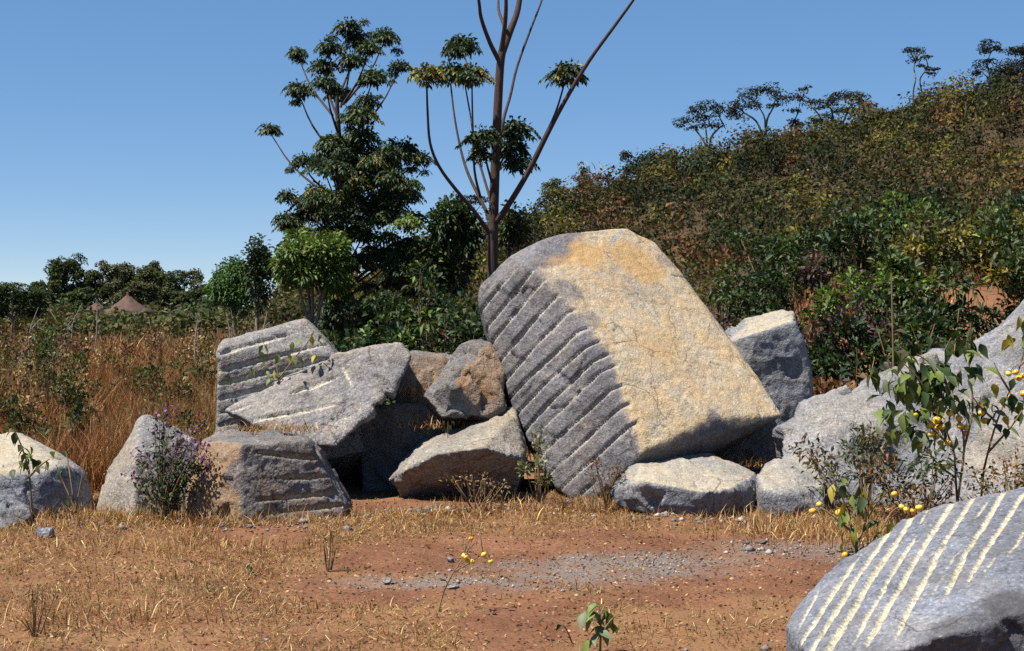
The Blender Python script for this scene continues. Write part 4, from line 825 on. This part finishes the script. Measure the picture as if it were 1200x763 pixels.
# ------------------------------------------------------------------ shrubs behind the rocks on the right
rs = np.random.default_rng(99); i = 0
KIND = {'dark': ([DK, DK, GR], 'dark green shrub in the thicket on the right bank', 'dark shrubs on the right bank'),
        'green': ([GR, LT, GR], 'fresh green shrub in the thicket on the right bank', 'fresh green shrubs on the right bank'),
        'purple': ([PU, PU, (0.10, 0.06, 0.05), DK], 'purple-brown leaved shrub in the thicket on the right bank', 'purple-brown shrubs on the right bank'),
        'olive': ([OL, GR, YE], 'olive yellow shrub in the thicket on the right bank', 'olive shrubs on the right bank'),
        'rust': ([BR, RU, OL], 'rusty dry shrub in the thicket on the right bank', 'rusty shrubs on the right bank')}
rights = [(805, 21, 1.2, 1.5, 'purple'), (838, 20, 1.2, 1.5, 'purple'), (870, 22, 1.3, 1.6, 'dark'), (905, 20, 1.2, 1.3, 'dark'), (940, 22, 1.4, 1.4, 'dark'), (975, 20, 1.0, 1.2, 'purple'), (1000, 24, 1.5, 1.6, 'dark'), (1040, 25, 1.6, 1.7, 'green'), (1080, 25, 1.5, 1.7, 'dark'), (1115, 26, 1.6, 1.7, 'green'), (1150, 25, 1.6, 1.6, 'dark'), (1190, 25, 1.6, 1.6, 'green'), (1215, 24, 1.6, 1.5, 'dark'),
          (820, 17.5, 1.0, 1.2, 'rust'), (855, 17, .9, 1.1, 'dark'), (890, 17.5, 1.0, 1.1, 'rust'), (925, 18, 1.0, 1.0, 'dark'), (960, 17.5, 1.0, .9, 'purple'), (995, 18.5, 1.2, .9, 'green'), (1030, 19, 1.2, .9, 'green'), (1060, 18.5, 1.1, .8, 'green'), (1100, 20, 1.3, .9, 'olive'), (1140, 20, 1.3, .8, 'olive'), (1180, 20.5, 1.4, .7, 'olive'), (1085, 17.5, .9, .7, 'dark'), (1210, 20, 1.3, .8, 'green'),
          (965, 15.2, .8, .7, 'rust'), (985, 14.6, .7, .7, 'rust'), (800, 26, 1.6, 1.9, 'dark'), (850, 28, 1.8, 1.9, 'rust'), (900, 28, 1.8, 1.9, 'dark'), (950, 30, 1.8, 1.9, 'olive'), (1060, 31, 2.0, 2.0, 'dark'), (1130, 32, 2.0, 1.9, 'olive'), (1180, 32, 2.0, 2.0, 'dark'), (760, 24, 1.4, 1.6, 'rust'), (720, 26, 1.5, 1.5, 'dark'), (680, 27, 1.5, 1.4, 'olive'), (640, 24, 1.3, 1.3, 'dark'), (615, 20, 1.0, 1.3, 'green'), (945, 16.2, .9, 1.1, 'dark'), (980, 16.4, 1.0, 1.1, 'dark'), (1020, 16.5, 1.0, 1.3, 'purple'), (1045, 17, 1.0, 1.2, 'dark'), (1075, 16.2, 1.0, 1.3, 'dark'), (1120, 17.2, 1.1, 1.0, 'dark'), (1010, 21.5, 1.3, 1.2, 'dark'), (1055, 22, 1.3, 1.3, 'green'), (1095, 22.5, 1.4, 1.3, 'olive'), (1135, 23, 1.4, 1.3, 'dark'), (1175, 23, 1.4, 1.2, 'olive'), (880, 24.5, 1.5, 1.6, 'dark'), (920, 25, 1.5, 1.5, 'green'), (965, 26, 1.5, 1.6, 'dark'), (830, 24, 1.4, 1.5, 'dark'), (1145, 16, .9, .8, 'dark'), (900, 15.6, .7, .8, 'rust'), (935, 14.9, .6, .6, 'rust'), (1080, 15.6, .9, 1.2, 'green'), (1195, 18.2, 1.1, .7, 'olive'), (1225, 18.5, 1.2, .9, 'dark'), (1178, 16.4, .9, 1.0, 'dark'), (1205, 22, 1.4, 1.2, 'dark')]
rl = row_labels(rights, [(17.9, 'front'), (23.2, 'middle'), (27, 'back'), (99, 'far back')], {'dark': 'dark green shrub, %s of the right bank thicket', 'green': 'fresh green shrub, %s of the right bank thicket', 'purple': 'purple-brown shrub, %s of the right bank thicket', 'olive': 'olive yellow shrub, %s of the right bank thicket', 'rust': 'rusty dry shrub, %s of the right bank thicket'})
for (px, Y, w_, h_, kd) in rights:
    i += 1; c, lb, gp = KIND[kd]; lb = rl[i - 1]
    bush('bank_shrub', lb, 'shrub', G(px, Y), w_, h_, int(640 * (1 if Y < 24 else .8)), .05 + .0038 * Y, c, group=gp, rs=np.random.default_rng(500 + i), stems=6, tall=.15)
px_tree('cypress_shrub', 'narrow dark column-shaped shrub rising above the right thicket', 30, [([(1083, 300), (1083, 260)], 1.5, .8)], [(1083, 285, 8, 12), (1083, 268, 8, 12), (1083, 248, 7, 11), (1083, 236, 5, 9), (1083, 300, 9, 10)], [(0.02, 0.035, 0.014)], 4, 1.3, seed=55, cat='shrub', twigs=False)

def big_leaf_plant(label, px, Y, w_, h_, n, size, kinds, seed):
    r = random.Random(seed); base = G(px, Y); t = thing('broad_leaved_plant', label, 'plant', base); st = MB(); tips = []
    for s in range(7):
        a = r.uniform(0, 6.28); d = r.uniform(.15, .5) * w_; hh = h_ * r.uniform(.55, 1)
        p = [np.array((0, 0, -.05)), np.array((d * .5 * math.cos(a), d * .5 * math.sin(a), hh * .6)), np.array((d * math.cos(a), d * math.sin(a), hh))]
        tube(st, p, [.012, .009, .005], 5); tips.append(p)
    for i in range(n):
        p = tips[i % 7]; f = r.uniform(.35, 1); q = p[1] + (p[2] - p[1]) * f + np.array((r.gauss(0, .07), r.gauss(0, .07), r.gauss(0, .05)))
        leaf_obj(t, q, size, kinds[r.randrange(len(kinds))], rs=r)
    link('stem', st.mesh('stem', smooth=True), M_stem, t)
big_leaf_plant('dark broad-leaved plant nearest the blue-grey upright rock', 1003, 14.4, .9, 1.25, 50, .14, ['dark', 'dark', 'purple', 'brown'], 1)
big_leaf_plant('purple-tinged broad-leaved plant behind the peak of the long slab', 1060, 14.8, 1.0, 1.55, 60, .145, ['dark', 'purple', 'dark', 'green'], 2)
big_leaf_plant('deep green broad-leaved plant above the notch between the two right slabs', 1110, 14.8, 1.0, 1.6, 62, .15, ['dark', 'dark', 'green'], 3)
big_leaf_plant('broad-leaved plant with wine-dark leaves at the top of the right slab', 1160, 15.2, 1.0, 1.5, 56, .15, ['dark', 'purple', 'dark'], 4)
big_leaf_plant('sparse brown-leaved plant in the dry gap right of the upright rock', 968, 14.0, .6, .7, 26, .12, ['brown', 'dark', 'purple'], 5)
st = MB(); b = G(1047, 14.0); tube(st, [(0, 0, -.05), (0.01, 0, .5), (-.02, 0, P(1047, 320, 14.0)[2] - b[2])], [.014, .012, .007], 6); tube(st, [(0, 0, .55), (.08, .02, .8)], [.006, .003], 4, sub=1)
tag(link('dead_stalk', st.mesh('dead_stalk', smooth=True), M_stem, None, b), 'thin upright dead stalk among the broad-leaved plants', 'stalk')

# ------------------------------------------------------------------ weeds and shrubs of the left field
FK = {'green': ([GR, OL, GR], 'green weedy shrub in the dry field at the left', 'green shrubs in the left field'), 'brown': ([BR, RU, TA], 'brown withered shrub in the dry field at the left', 'brown shrubs in the left field'), 'mix': ([OL, BR, GR, TA], 'half-dry olive shrub in the dry field at the left', 'olive shrubs in the left field')}
fields = [(20, 19, 1.2, 1.3, 'mix'), (60, 22, 1.3, 1.5, 'mix'), (95, 20, 1.1, 1.5, 'brown'), (120, 17.5, 1.0, 1.25, 'green'), (85, 17, .9, 1.0, 'green'), (150, 20, 1.1, 1.3, 'mix'), (185, 18.5, 1.1, 1.2, 'green'), (215, 21, 1.2, 1.3, 'mix'), (240, 18, 1.0, 1.15, 'brown'), (205, 16.2, .8, .9, 'mix'), (30, 16.5, .9, .9, 'brown'), (260, 23, 1.2, 1.2, 'brown'), (10, 26, 1.5, 1.6, 'mix'), (130, 26, 1.4, 1.5, 'brown'), (60, 30, 1.6, 1.5, 'green'), (180, 28, 1.5, 1.4, 'green'), (235, 30, 1.5, 1.3, 'mix'), (300, 24, 1.2, .9, 'brown'), (325, 19, 1.0, .9, 'brown'), (255, 15.5, .8, .9, 'green'), (345, 15.2, .7, .7, 'brown'), (110, 15.2, .6, .8, 'brown'), (35, 34, 1.8, 1.6, 'brown'), (110, 36, 1.8, 1.5, 'mix'), (200, 38, 1.9, 1.4, 'brown'), (270, 34, 1.6, 1.2, 'mix'), (-15, 18, 1.1, 1.3, 'green'), (45, 14.4, .5, .6, 'brown'), (160, 24, 1.2, 1.35, 'green'), (90, 25, 1.2, 1.5, 'brown'), (295, 21, 1.1, 1.5, 'green'), (315, 26, 1.3, 1.6, 'green'), (280, 40, 2.0, 2.0, 'green'), (150, 44, 2.0, 1.7, 'green'), (70, 14.6, .7, .75, 'mix'), (140, 14.4, .7, .7, 'brown'), (185, 14.8, .8, .8, 'brown'), (225, 14.2, .7, .75, 'mix'), (15, 14.9, .8, .8, 'mix'), (160, 16.5, .9, 1.0, 'brown'), (60, 18, 1.1, 1.25, 'green'), (225, 19.4, 1.1, 1.2, 'green')]
fields = [f for q, f in enumerate(fields) if q % 4 != 3]
fl_ = row_labels(fields, [(17.6, 'near part'), (23.5, 'middle'), (99, 'far part')], {'green': 'green weedy shrub, %s of the dry left field', 'brown': 'brown withered shrub, %s of the dry left field', 'mix': 'half-dry olive shrub, %s of the dry left field'})
hv = np.random.default_rng(5)
for i, (px, Y, w_, h_, kd) in enumerate(fields):
    h_ *= hv.uniform(.5, 1.05) * (1.12 if kd == 'green' else .9); w_ *= hv.uniform(.7, 1.1)
    c, lb, gp = FK[kd]; lb = fl_[i]
    bush('field_shrub', lb, 'shrub', G(px, Y), w_, h_, 520, .036 + .0021 * Y, c, group=gp, rs=np.random.default_rng(620 + i), stems=8, tall=.4, mat=M_leaf, nclump=14)
bush('young_shrub', 'small broad-leaved green weed standing alone in the straw at the left', 'plant', G(92, 13.6), .3, .75, 46, .1, [GR, GG], rs=np.random.default_rng(91), stems=3, lift=.3, aspect=.7)
rs = np.random.default_rng(123)
sp_ = sorted(rs.uniform(20, 330, 11))                       # pale dead stalks before the huts
for i, px in enumerate(sp_):
    Y = rs.uniform(28, 46); b = G(px, Y); h_ = rs.uniform(1.1, 1.8); st = MB()
    tube(st, [(0, 0, -.05), (rs.normal(0, .08), 0, h_ * .6), (rs.normal(0, .16), 0, h_)], [.016, .013, .007], 5)
    for q in range(2): tube(st, [(0, 0, h_ * (.5 + .2 * q)), (rs.normal(0, .12), 0, h_ * (.68 + .15 * q))], [.008, .004], 4, sub=1)
    tag(link('dead_stalk', st.mesh('dead_stalk'), bpy.data.materials['pale_bark'], None, b), 'thin pale dead stalk in the far left field, %s from the left' % ORD[i], 'stalk', 'pale dead stalks in the left field')

# ------------------------------------------------------------------ plants among the rocks
def px_plant(name, label, cat, Y, stems, leafs, fruits, kinds, lpx, fpx=4.0, seed=0, basepx=None, thick=1.1):
    """stems: px polylines, leafs: (px, py, n) groups, fruits: (px, py)"""
    r = random.Random(seed); k = Y / FPX; bx = (basepx or stems[0][0])[0]; base = G(bx, Y)
    t = thing(name, label, cat, base); st = MB()
    for s in stems:
        pp = [P(x, y, Y + (r.gauss(0, .05) if i else 0)) - base for i, (x, y) in enumerate(s)]
        if s is stems[0]: pp[0][2] = -.03
        tube(st, pp, np.linspace(thick * 1.5, thick * .6, len(pp)) * k, 5)
    for (x, y, n, sp) in leafs:
        for q in range(n):
            p = P(x + r.gauss(0, sp), y + r.gauss(0, sp), Y + r.gauss(0, sp * k)) - base
            leaf_obj(t, p, lpx * k, kinds[r.randrange(len(kinds))], pitch=r.uniform(-1.4, -.1), rs=r)
    for (x, y) in fruits:
        p = P(x, y, Y + r.gauss(-.03, .05)) - base; fruit(t, p, fpx * k * r.uniform(.85, 1.15))
        tube(st, [p, p + np.array((r.gauss(0, .02), r.gauss(0, .02), .05)), p + np.array((r.gauss(0, .03), r.gauss(0, .03), .1))], [.0025, .0025, .002], 4, sub=1)
    link('stem', st.mesh('stem', smooth=True), M_stem, t)
px_plant('berry_bush', 'leafy bush hung with many yellow berries before the right slabs', 'bush', 10.6,
         [[(1124, 616), (1120, 560), (1117, 525), (1097, 482), (1077, 445), (1058, 425)], [(1122, 590), (1130, 525), (1124, 490), (1112, 455), (1100, 425)], [(1117, 525), (1095, 505), (1070, 480), (1050, 465)], [(1130, 525), (1140, 480), (1136, 430), (1133, 400)], [(1112, 455), (1095, 430), (1075, 415)], [(1120, 560), (1100, 545), (1085, 525)]],
         [(1055, 425, 13, 9), (1075, 430, 13, 9), (1095, 430, 13, 9), (1050, 455, 13, 9), (1070, 465, 13, 10), (1095, 458, 12, 10), (1112, 445, 11, 9), (1045, 490, 11, 8), (1062, 495, 10, 8), (1120, 470, 14, 9), (1060, 445, 8, 12), (1100, 445, 8, 12), (1130, 405, 11, 8), (1138, 430, 9, 8), (1090, 480, 8, 8), (1035, 440, 6, 8), (1080, 510, 6, 9), (1110, 500, 5, 9)],
         [(1072, 486), (1096, 479), (1088, 499), (1099, 501), (1104, 500), (1097, 511), (1091, 509), (1077, 521), (1088, 529), (1102, 519), (1104, 524), (1111, 519), (1125, 499), (1124, 490), (1132, 501), (1132, 508), (1111, 547), (1113, 484), (1098, 492), (1092, 497)], ['green', 'light', 'green', 'light', 'grey'], 21, 4.2, 1)
px_plant('berry_bush', 'tall sparse berry bush at the right edge, its leaves against the slab', 'bush', 10.7,
         [[(1148, 612), (1152, 560), (1158, 530), (1168, 495), (1183, 458), (1196, 428), (1206, 385)], [(1168, 495), (1150, 478), (1140, 465)], [(1183, 458), (1172, 440), (1165, 425)], [(1196, 428), (1215, 410)], [(1158, 530), (1185, 500), (1205, 470)]],
         [(1172, 470, 7, 9), (1188, 482, 8, 9), (1160, 480, 6, 8), (1200, 470, 7, 8), (1195, 392, 8, 7), (1205, 378, 7, 8), (1150, 470, 4, 7), (1205, 440, 5, 8), (1175, 500, 4, 8)],
         [(1182, 438), (1190, 436), (1194, 443), (1185, 466), (1150, 484), (1154, 493), (1199, 440), (1200, 461)], ['green', 'grey', 'light', 'dark', 'yellow'], 18, 4.4, 2)
px_plant('berry_plant', 'low sprawling plant with yellow berries behind the foreground grooved rock', 'plant', 9.4,
         [[(1005, 650), (1000, 625), (990, 600), (978, 575)], [(1003, 640), (1015, 610), (1012, 580)], [(1008, 645), (1030, 625), (1045, 600), (1060, 592)], [(1000, 625), (970, 600), (955, 592)]],
         [(980, 568, 4, 7), (1012, 575, 4, 7), (995, 580, 4, 8), (1015, 600, 4, 7), (1000, 615, 4, 8), (1030, 625, 5, 8), (1005, 640, 4, 8), (1040, 612, 3, 8)],
         [(952, 599), (960, 591), (983, 601), (990, 650), (1048, 579), (1057, 594), (1062, 597), (1070, 599), (1077, 595)], ['light', 'green', 'yellow', 'light'], 20, 4.0, 3)
px_plant('seedling', 'small broad-leaved green seedling at the bottom centre of the ground', 'plant', 6.75,
         [[(703, 760), (704, 735), (702, 710)], [(704, 745), (715, 728), (722, 722)], [(704, 742), (694, 726), (688, 718)]], [(690, 720, 4, 4), (714, 718, 4, 4), (702, 732, 5, 5), (720, 734, 3, 3), (702, 710, 4, 3), (696, 745, 2, 3)], [], ['light', 'light', 'grey', 'light'], 21, 4, 4)
px_plant('seedling', 'thin bent sprig with two leaves left of the bottom seedling', 'plant', 7.0, [[(672, 752), (664, 738), (654, 728), (645, 724)]], [(645, 726, 2, 3), (656, 730, 1, 2)], [], ['green', 'light'], 12, 4, 5, thick=.7)
px_plant('berry_twig', 'leafless twig carrying a few yellow berries over the bare red soil', 'twig', 7.6, [[(512, 722), (520, 694), (532, 670), (545, 650), (553, 634)], [(532, 670), (550, 660), (562, 652), (574, 656)]], [], [(552, 631), (544, 651), (548, 657), (554, 658), (567, 650), (575, 658), (546, 653)], ['brown'], 8, 3.3, 6, thick=.7)
px_plant('sapling', 'leafy sapling in front of the pale rock at the left edge', 'plant', 10.7, [[(38, 614), (36, 580), (33, 548), (24, 520), (15, 500)], [(33, 560), (48, 545), (58, 538)], [(34, 552), (22, 540)]], [(15, 503, 4, 5), (22, 522, 3, 5), (30, 540, 5, 6), (42, 540, 4, 6), (25, 552, 3, 5), (57, 537, 3, 3), (34, 530, 3, 5)], [], ['green', 'light', 'green'], 14, 4, 7)
px_plant('dry_weed', 'spindly dry weed between the pale left rock and the pointed rock', 'plant', 10.9, [[(90, 608), (84, 570), (78, 530), (76, 515)], [(92, 606), (72, 560), (66, 545)], [(88, 600), (96, 560), (100, 540)]], [(72, 555, 3, 5), (78, 530, 2, 5), (84, 575, 3, 6)], [], ['brown', 'green'], 9, 4, 8, thick=.8)
px_plant('weed', 'tiny dark green weed on the open ground at lower left', 'plant', 8.6, [[(292, 690), (291, 672), (296, 660)], [(292, 685), (285, 674)]], [(292, 672, 6, 5), (286, 680, 3, 3), (297, 664, 3, 3)], [], ['green', 'dark'], 9, 4, 9, thick=.7)
px_plant('sprig', 'yellow-green sprig growing across the grooved slab of the left pile', 'plant', 12.42, [[(322, 500), (326, 445), (318, 425), (308, 400)], [(326, 445), (345, 420), (360, 402), (368, 388)], [(318, 425), (300, 436)]], [(316, 428, 3, 5), (312, 405, 3, 4), (298, 438, 3, 4), (340, 418, 4, 6), (364, 396, 5, 5), (320, 440, 3, 4), (372, 410, 3, 5), (265, 436, 2, 3), (350, 402, 3, 4)], [], ['light', 'light', 'yellow'], 11, 4, 10, thick=.6)
px_plant('weed', 'green rosette growing in the crack below the rusty wedged rock', 'plant', 12.25, [[(524, 500), (525, 494)]], [(525, 497, 7, 3)], [], ['green', 'dark'], 9, 4, 11, thick=.6)

def flower_bush():
    Y = 10.75; base = G(188, Y); rs = np.random.default_rng(41); k = Y / FPX; t = thing('flowering_bush', 'dark bush with small purple flowers before the pointed rock', 'bush', base); st = MB(); fo = MB(); fl = MB()
    for s in range(26):
        x, y = rs.uniform(150, 240), rs.uniform(478, 560); tp = P(x, y, Y + rs.normal(0, .15)) - base; p = [np.array((rs.normal(0, .04), rs.normal(0, .04), -.03)), tp * (.45, .45, .5), tp]
        tube(st, p, [.007, .005, .002], 4)
        tt = rs.uniform(.25, 1, 42); q = np.array([p[0] + (p[1] - p[0]) * min(1, 2 * a) + (p[2] - p[1]) * max(0, 2 * a - 1) for a in tt]) + rs.normal(0, .03, (42, 3))
        leaves(fo, q, rs.normal(0, 1, (42, 3)) + (0, 0, .4), 7 * k, 3 * k, jit(DK if rs.random() < .6 else GR, 42, .25, rs), .2, .2, rs)
        f = tp + rs.normal(0, .035, (9, 3)); leaves(fl, f, rs.normal(0, 1, (9, 3)) + (0, 0, .6), 4.5 * k, 4 * k, jit((0.24, 0.10, 0.30), 9, .25, rs), .1, .1, rs)
    link('stem', st.mesh('stem', smooth=True), M_stem, t); link('foliage', fo.mesh('foliage'), M_leaf, t); tag(link('flowers', fl.mesh('flowers'), M_leaf, t), kind='stuff')
flower_bush()
bush('grey_shrub', 'pale grey-green shrub at the foot of the huge boulder grooved face', 'shrub', G(632, 11.5), .34, .66, 150, .055, [GG, GG, (0.2, .22, .12)], rs=np.random.default_rng(92), stems=6, tall=.5, aspect=.55, nclump=10)
bush('dry_weed', 'rusty dry weed against the lower right of the grooved boulder face', 'plant', G(712, 11.35), .4, .45, 150, .035, [BR, RU], rs=np.random.default_rng(93), stems=9, nclump=10)
bush('dry_weed', 'brown dry weed in front of the undercut wedge of rock', 'plant', G(560, 11.3), .5, .38, 170, .035, [RU, BR, TA], rs=np.random.default_rng(94), stems=10, nclump=12)
bush('dry_weed', 'brown brambly weed at the foot of the long slab, left of the berry bush', 'plant', G(1012, 11.0), 1.0, .75, 650, .055, [BR, TA, OL, GR], rs=np.random.default_rng(95), stems=14, nclump=14)
bush('dry_weed', 'brown brambly weed below the berry bush, above the foreground grooved rock', 'plant', G(1070, 10.5), 1.0, .55, 650, .055, [TA, OL, GR, RU], rs=np.random.default_rng(96), stems=14, nclump=14)
bush('dry_weed', 'brown thorny weed at the right edge below the sparse berry bush', 'plant', G(1185, 10.4), 1.0, .65, 600, .05, [TA, RU, OL], rs=np.random.default_rng(97), stems=14, nclump=14)
bush('dry_weed', 'dry reddish weed on bare ground left of centre', 'plant', G(385, 8.8), .16, .28, 40, .02, [RU, BR], rs=np.random.default_rng(98), stems=6, nclump=6)
bush('dry_weed', 'dry brown weed at the lower left corner of the ground', 'plant', G(40, 7.1), .3, .3, 60, .02, [TA, BR], rs=np.random.default_rng(99), stems=9, nclump=8)

# ------------------------------------------------------------------ grass
SG = np.array([(0.38, 0.225, 0.085), (0.26, 0.12, 0.047), (0.60, 0.45, 0.23), (0.20, 0.085, 0.036), (0.34, 0.175, 0.07)])
def blades(mb, b, h, wd, lean, rs, cols):
    n = len(b); az = rs.uniform(0, 2 * math.pi, n); o = np.stack([np.cos(az), np.sin(az), np.zeros(n)], 1); s = np.stack([-np.sin(az + rs.normal(0, .6, n)), np.cos(az), np.zeros(n)], 1)
    h = h[:, None]; ln = lean[:, None]; up = np.array((0, 0, 1.0)); w2 = wd[:, None] * .5
    m = b + o * h * .45 * np.sin(ln) + up * h * .5 * np.cos(ln * .8); t = b + o * h * np.sin(np.minimum(ln * 1.3, 1.62)) + up * h * np.cos(np.minimum(ln * 1.2, 1.5))
    V = np.stack([b - s * w2, b + s * w2, m + s * w2 * .8, m - s * w2 * .8, t], 1).reshape(-1, 3)
    i = np.arange(n)[:, None] * 5
    mb.add(V, i + [0, 1, 2, 3], i + [3, 2, 4], np.repeat(cols, 5, 0))
def scatter(n, px0, px1, Y0, Y1, rs):
    Y = np.sqrt(rs.uniform(Y0 ** 2, Y1 ** 2, n)); px = rs.uniform(px0, px1, n); x = (px - 600) / FPX * Y
    return x, Y
def grass_near():
    rs = np.random.default_rng(1001); mb = MB()
    x, y = scatter(215000, -140, 1340, 5.4, 12.6, rs)
    bare = np.maximum(bare_mask(x, y), gravel_mask(x, y)); tuft = n2(x, y, 3.2, 51); big = n2(x, y, .8, 52)
    keep = rs.random(len(x)) < np.clip(.33 + .22 * ss(-.3, -1.6, x) + .25 * ss(9.8, 11, y) + .8 * tuft + .5 * big - .98 * bare, 0.012, 1) * (1 - .9 * (bare > .6)); x, y, tuft = x[keep], y[keep], tuft[keep]
    pxs = x / y * FPX + 600; kk = ~((pxs > 385) & (pxs < 625) & (y > 11.35)); x, y, tuft = x[kk], y[kk], tuft[kk]
    n = len(x); b = np.stack([x, y, gz(x, y) + .002], 1)
    up = rs.random(n) < np.clip(.22 + .8 * tuft, .05, .7)
    h = np.where(up, rs.uniform(.03, .11, n), rs.uniform(.03, .13, n)); ln = np.where(up, rs.uniform(.1, 1.0, n), rs.uniform(1.25, 1.5, n))
    c = SG[rs.integers(0, 5, n)] * rs.uniform(.7, 1.25, (n, 1)); gr = (n2(x, y, 1.5, 53) > .33) & (rs.random(n) < .35); c[gr] = np.array((.12, .15, .05))
    blades(mb, b, h * .8, rs.uniform(.002, .0052, n), ln, rs, c * rs.choice([.55, 1.0, 1.0], (n, 1)))
    # taller tufts round the feet of the rocks
    for (px, Y, sp, m) in [(250, 10.6, .25, 900), (170, 10.8, .35, 1600), (330, 10.75, .3, 900), (440, 11.0, .3, 400), (560, 11.1, .4, 1100), (640, 11.4, .35, 1100), (700, 11.3, .2, 500), (900, 11.0, .4, 900), (870, 12.6, .2, 500), (990, 10.6, .5, 1800), (1060, 10.0, .5, 1800), (100, 11.0, .3, 1100), (30, 10.4, .4, 900), (1150, 9.8, .6, 1500), (960, 10.2, .4, 1100), (60, 7.4, .5, 700), (200, 9.6, .5, 800), (1190, 10.9, .4, 900), (120, 11.6, .25, 800)]:
        m = int(m * .6); g = G(px, Y); xx = rs.normal(g[0], sp, m); yy = rs.normal(Y, sp * .35, m)
        blades(mb, np.stack([xx, yy, gz(xx, yy)], 1), rs.uniform(.04, .17, m), rs.uniform(.003, .007, m), rs.uniform(.1, 1.35, m), rs, SG[rs.integers(0, 5, m)] * rs.uniform(.7, 1.3, (m, 1)))
    x, y = scatter(30000, -140, 1340, 5.4, 12.4, rs); m = len(x); b = np.stack([x, y, gz(x, y) + rs.uniform(.002, .012, m)], 1)
    card(mb, b, rs.uniform(.008, .03, m), np.array([(.45, .3, .15), (.2, .1, .05), (.19, .1, .055), (.36, .25, .13), (.3, .14, .07)])[rs.integers(0, 5, m)], rs, .75)
    tag(link('dry_grass', mb.mesh('dry_grass'), M_grass), 'short dry straw grass over the open ground', None, None, 'stuff')
def grass_field():
    rs = np.random.default_rng(1002); mb = MB()
    for n, p0, p1, Y0, Y1, hs, wd in [(60000, -120, 480, 12.2, 17, (.2, .85), (.005, .010)), (56000, -120, 520, 17, 26, (.3, 1.15), (.007, .014)), (28000, -120, 520, 26, 50, (.4, 1.1), (.016, .034)), (16000, 440, 1000, 13.6, 22, (.2, .6), (.006, .012)), (20000, 760, 1260, 13.4, 30, (.15, .5), (.006, .016)), (9000, 920, 1120, 13.3, 15.5, (.15, .45), (.005, .01))]:
        x, y = scatter(n, p0, p1, Y0, Y1, rs); pxs = x / y * FPX + 600; kk = ~((pxs > 240) & (pxs < 1000) & (y < 13.5)); x, y = x[kk], y[kk]; n = len(x); t = n2(x, y, .9, 61); k = rs.random(n) < np.clip(.6 + 1.3 * t, .1, 1); x, y, t = x[k], y[k], t[k]; m = len(x)
        bank = ss(5.6, 6.6, x) * ss(16, 17.5, y) * (1 - ss(19, 21, y)); k = rs.random(m) > bank * .9; x, y, t = x[k], y[k], t[k]; m = len(x)
        c = SG[rs.integers(0, 5, m)] * rs.uniform(.55, 1.15, (m, 1)); red = n2(x, y, .5, 62)[:, None]; c = c * (1 - .5 * np.clip(red + .55, 0, 1) * np.array((0.15, .9, 1.0)))
        g = rs.random(m) < .12; c[g] = np.array((.10, .12, .04))
        blades(mb, np.stack([x, y, gz(x, y)], 1), rs.uniform(*hs, m) * np.clip(.75 + .6 * t, .4, 1.2), rs.uniform(*wd, m), rs.uniform(.05, .75, m), rs, c)
    tag(link('field_grass', mb.mesh('field_grass'), M_grass), 'tall dry russet grass of the field behind the rocks', None, None, 'stuff')
grass_near(); grass_field()

# straw lodged on the rocks
rs = np.random.default_rng(1003); mb = MB()
for (px, py, Y, sx, m) in [(325, 505, 11.75, .22, 420), (487, 462, 12.95, .14, 320), (515, 500, 12.55, .2, 300), (868, 545, 12.3, .16, 260), (250, 545, 10.9, .05, 60)]:
    c = P(px, py, Y); b = c + rs.normal(0, 1, (m, 3)) * (sx, sx * .5, .015)
    blades(mb, b, rs.uniform(.04, .13, m), rs.uniform(.003, .007, m), rs.uniform(.3, 1.4, m), rs, SG[rs.integers(0, 5, m)] * rs.uniform(.7, 1.25, (m, 1)))
tag(link('lodged_straw', mb.mesh('lodged_straw'), M_grass), 'dry straw lodged in the gaps between the piled rocks', None, None, 'stuff')

# gravel
rs = np.random.default_rng(1004); x, y = scatter(26000, 200, 1150, 6.5, 11, rs); g = gravel_mask(x, y); k = rs.random(len(x)) < np.clip(g * .7 + .007, 0, 1); x, y = x[k], y[k]; n = len(x)
o8 = np.array([(1, 0, 0), (0, 1, 0), (-1, 0, 0), (0, -1, 0), (0, 0, .7), (0, 0, -.5)]); f8 = np.array([(0, 1, 4), (1, 2, 4), (2, 3, 4), (3, 0, 4), (1, 0, 5), (2, 1, 5), (3, 2, 5), (0, 3, 5)])
sz = rs.gamma(2.0, .0026, n).clip(.0025, .016)
for (px, Y, sp, m) in [(300, 10.5, .35, 60), (400, 11.0, .25, 50), (500, 11.4, .35, 70), (600, 11.5, .3, 60), (690, 11.4, .25, 60), (800, 10.85, .4, 80), (920, 10.9, .3, 50), (160, 10.8, .35, 40), (60, 10.6, .4, 60), (940, 9.5, .5, 60), (900, 6.6, .3, 30)]:
    gx = G(px, Y)[0]; x = np.concatenate([x, rs.normal(gx, sp, m)]); y = np.concatenate([y, rs.normal(Y, sp * .35, m)]); sz = np.concatenate([sz, rs.gamma(2.0, .008, m).clip(.005, .045)])
n = len(x); V = o8[None] * sz[:, None, None] * rs.uniform(.6, 1.4, (n, 6, 1)); V = V + np.stack([x, y, gz(x, y) + sz * .2], 1)[:, None]
mb = MB(); c = np.array([(0.22, .205, .20), (.14, .13, .125), (.38, .35, .32), (.22, .12, .07)])[rs.choice(4, n, p=[.4, .25, .2, .15])]
mb.add(V.reshape(-1, 3), None, (np.arange(n)[:, None, None] * 6 + f8[None]).reshape(-1, 3), np.repeat(c, 6, 0))
M_grav = leaf_mat('gravel', 0.0, .9, (.7, 1.3), .2)
tag(link('gravel', mb.mesh('gravel'), M_grav), 'grey stone chippings scattered over the red soil', None, None, 'stuff')
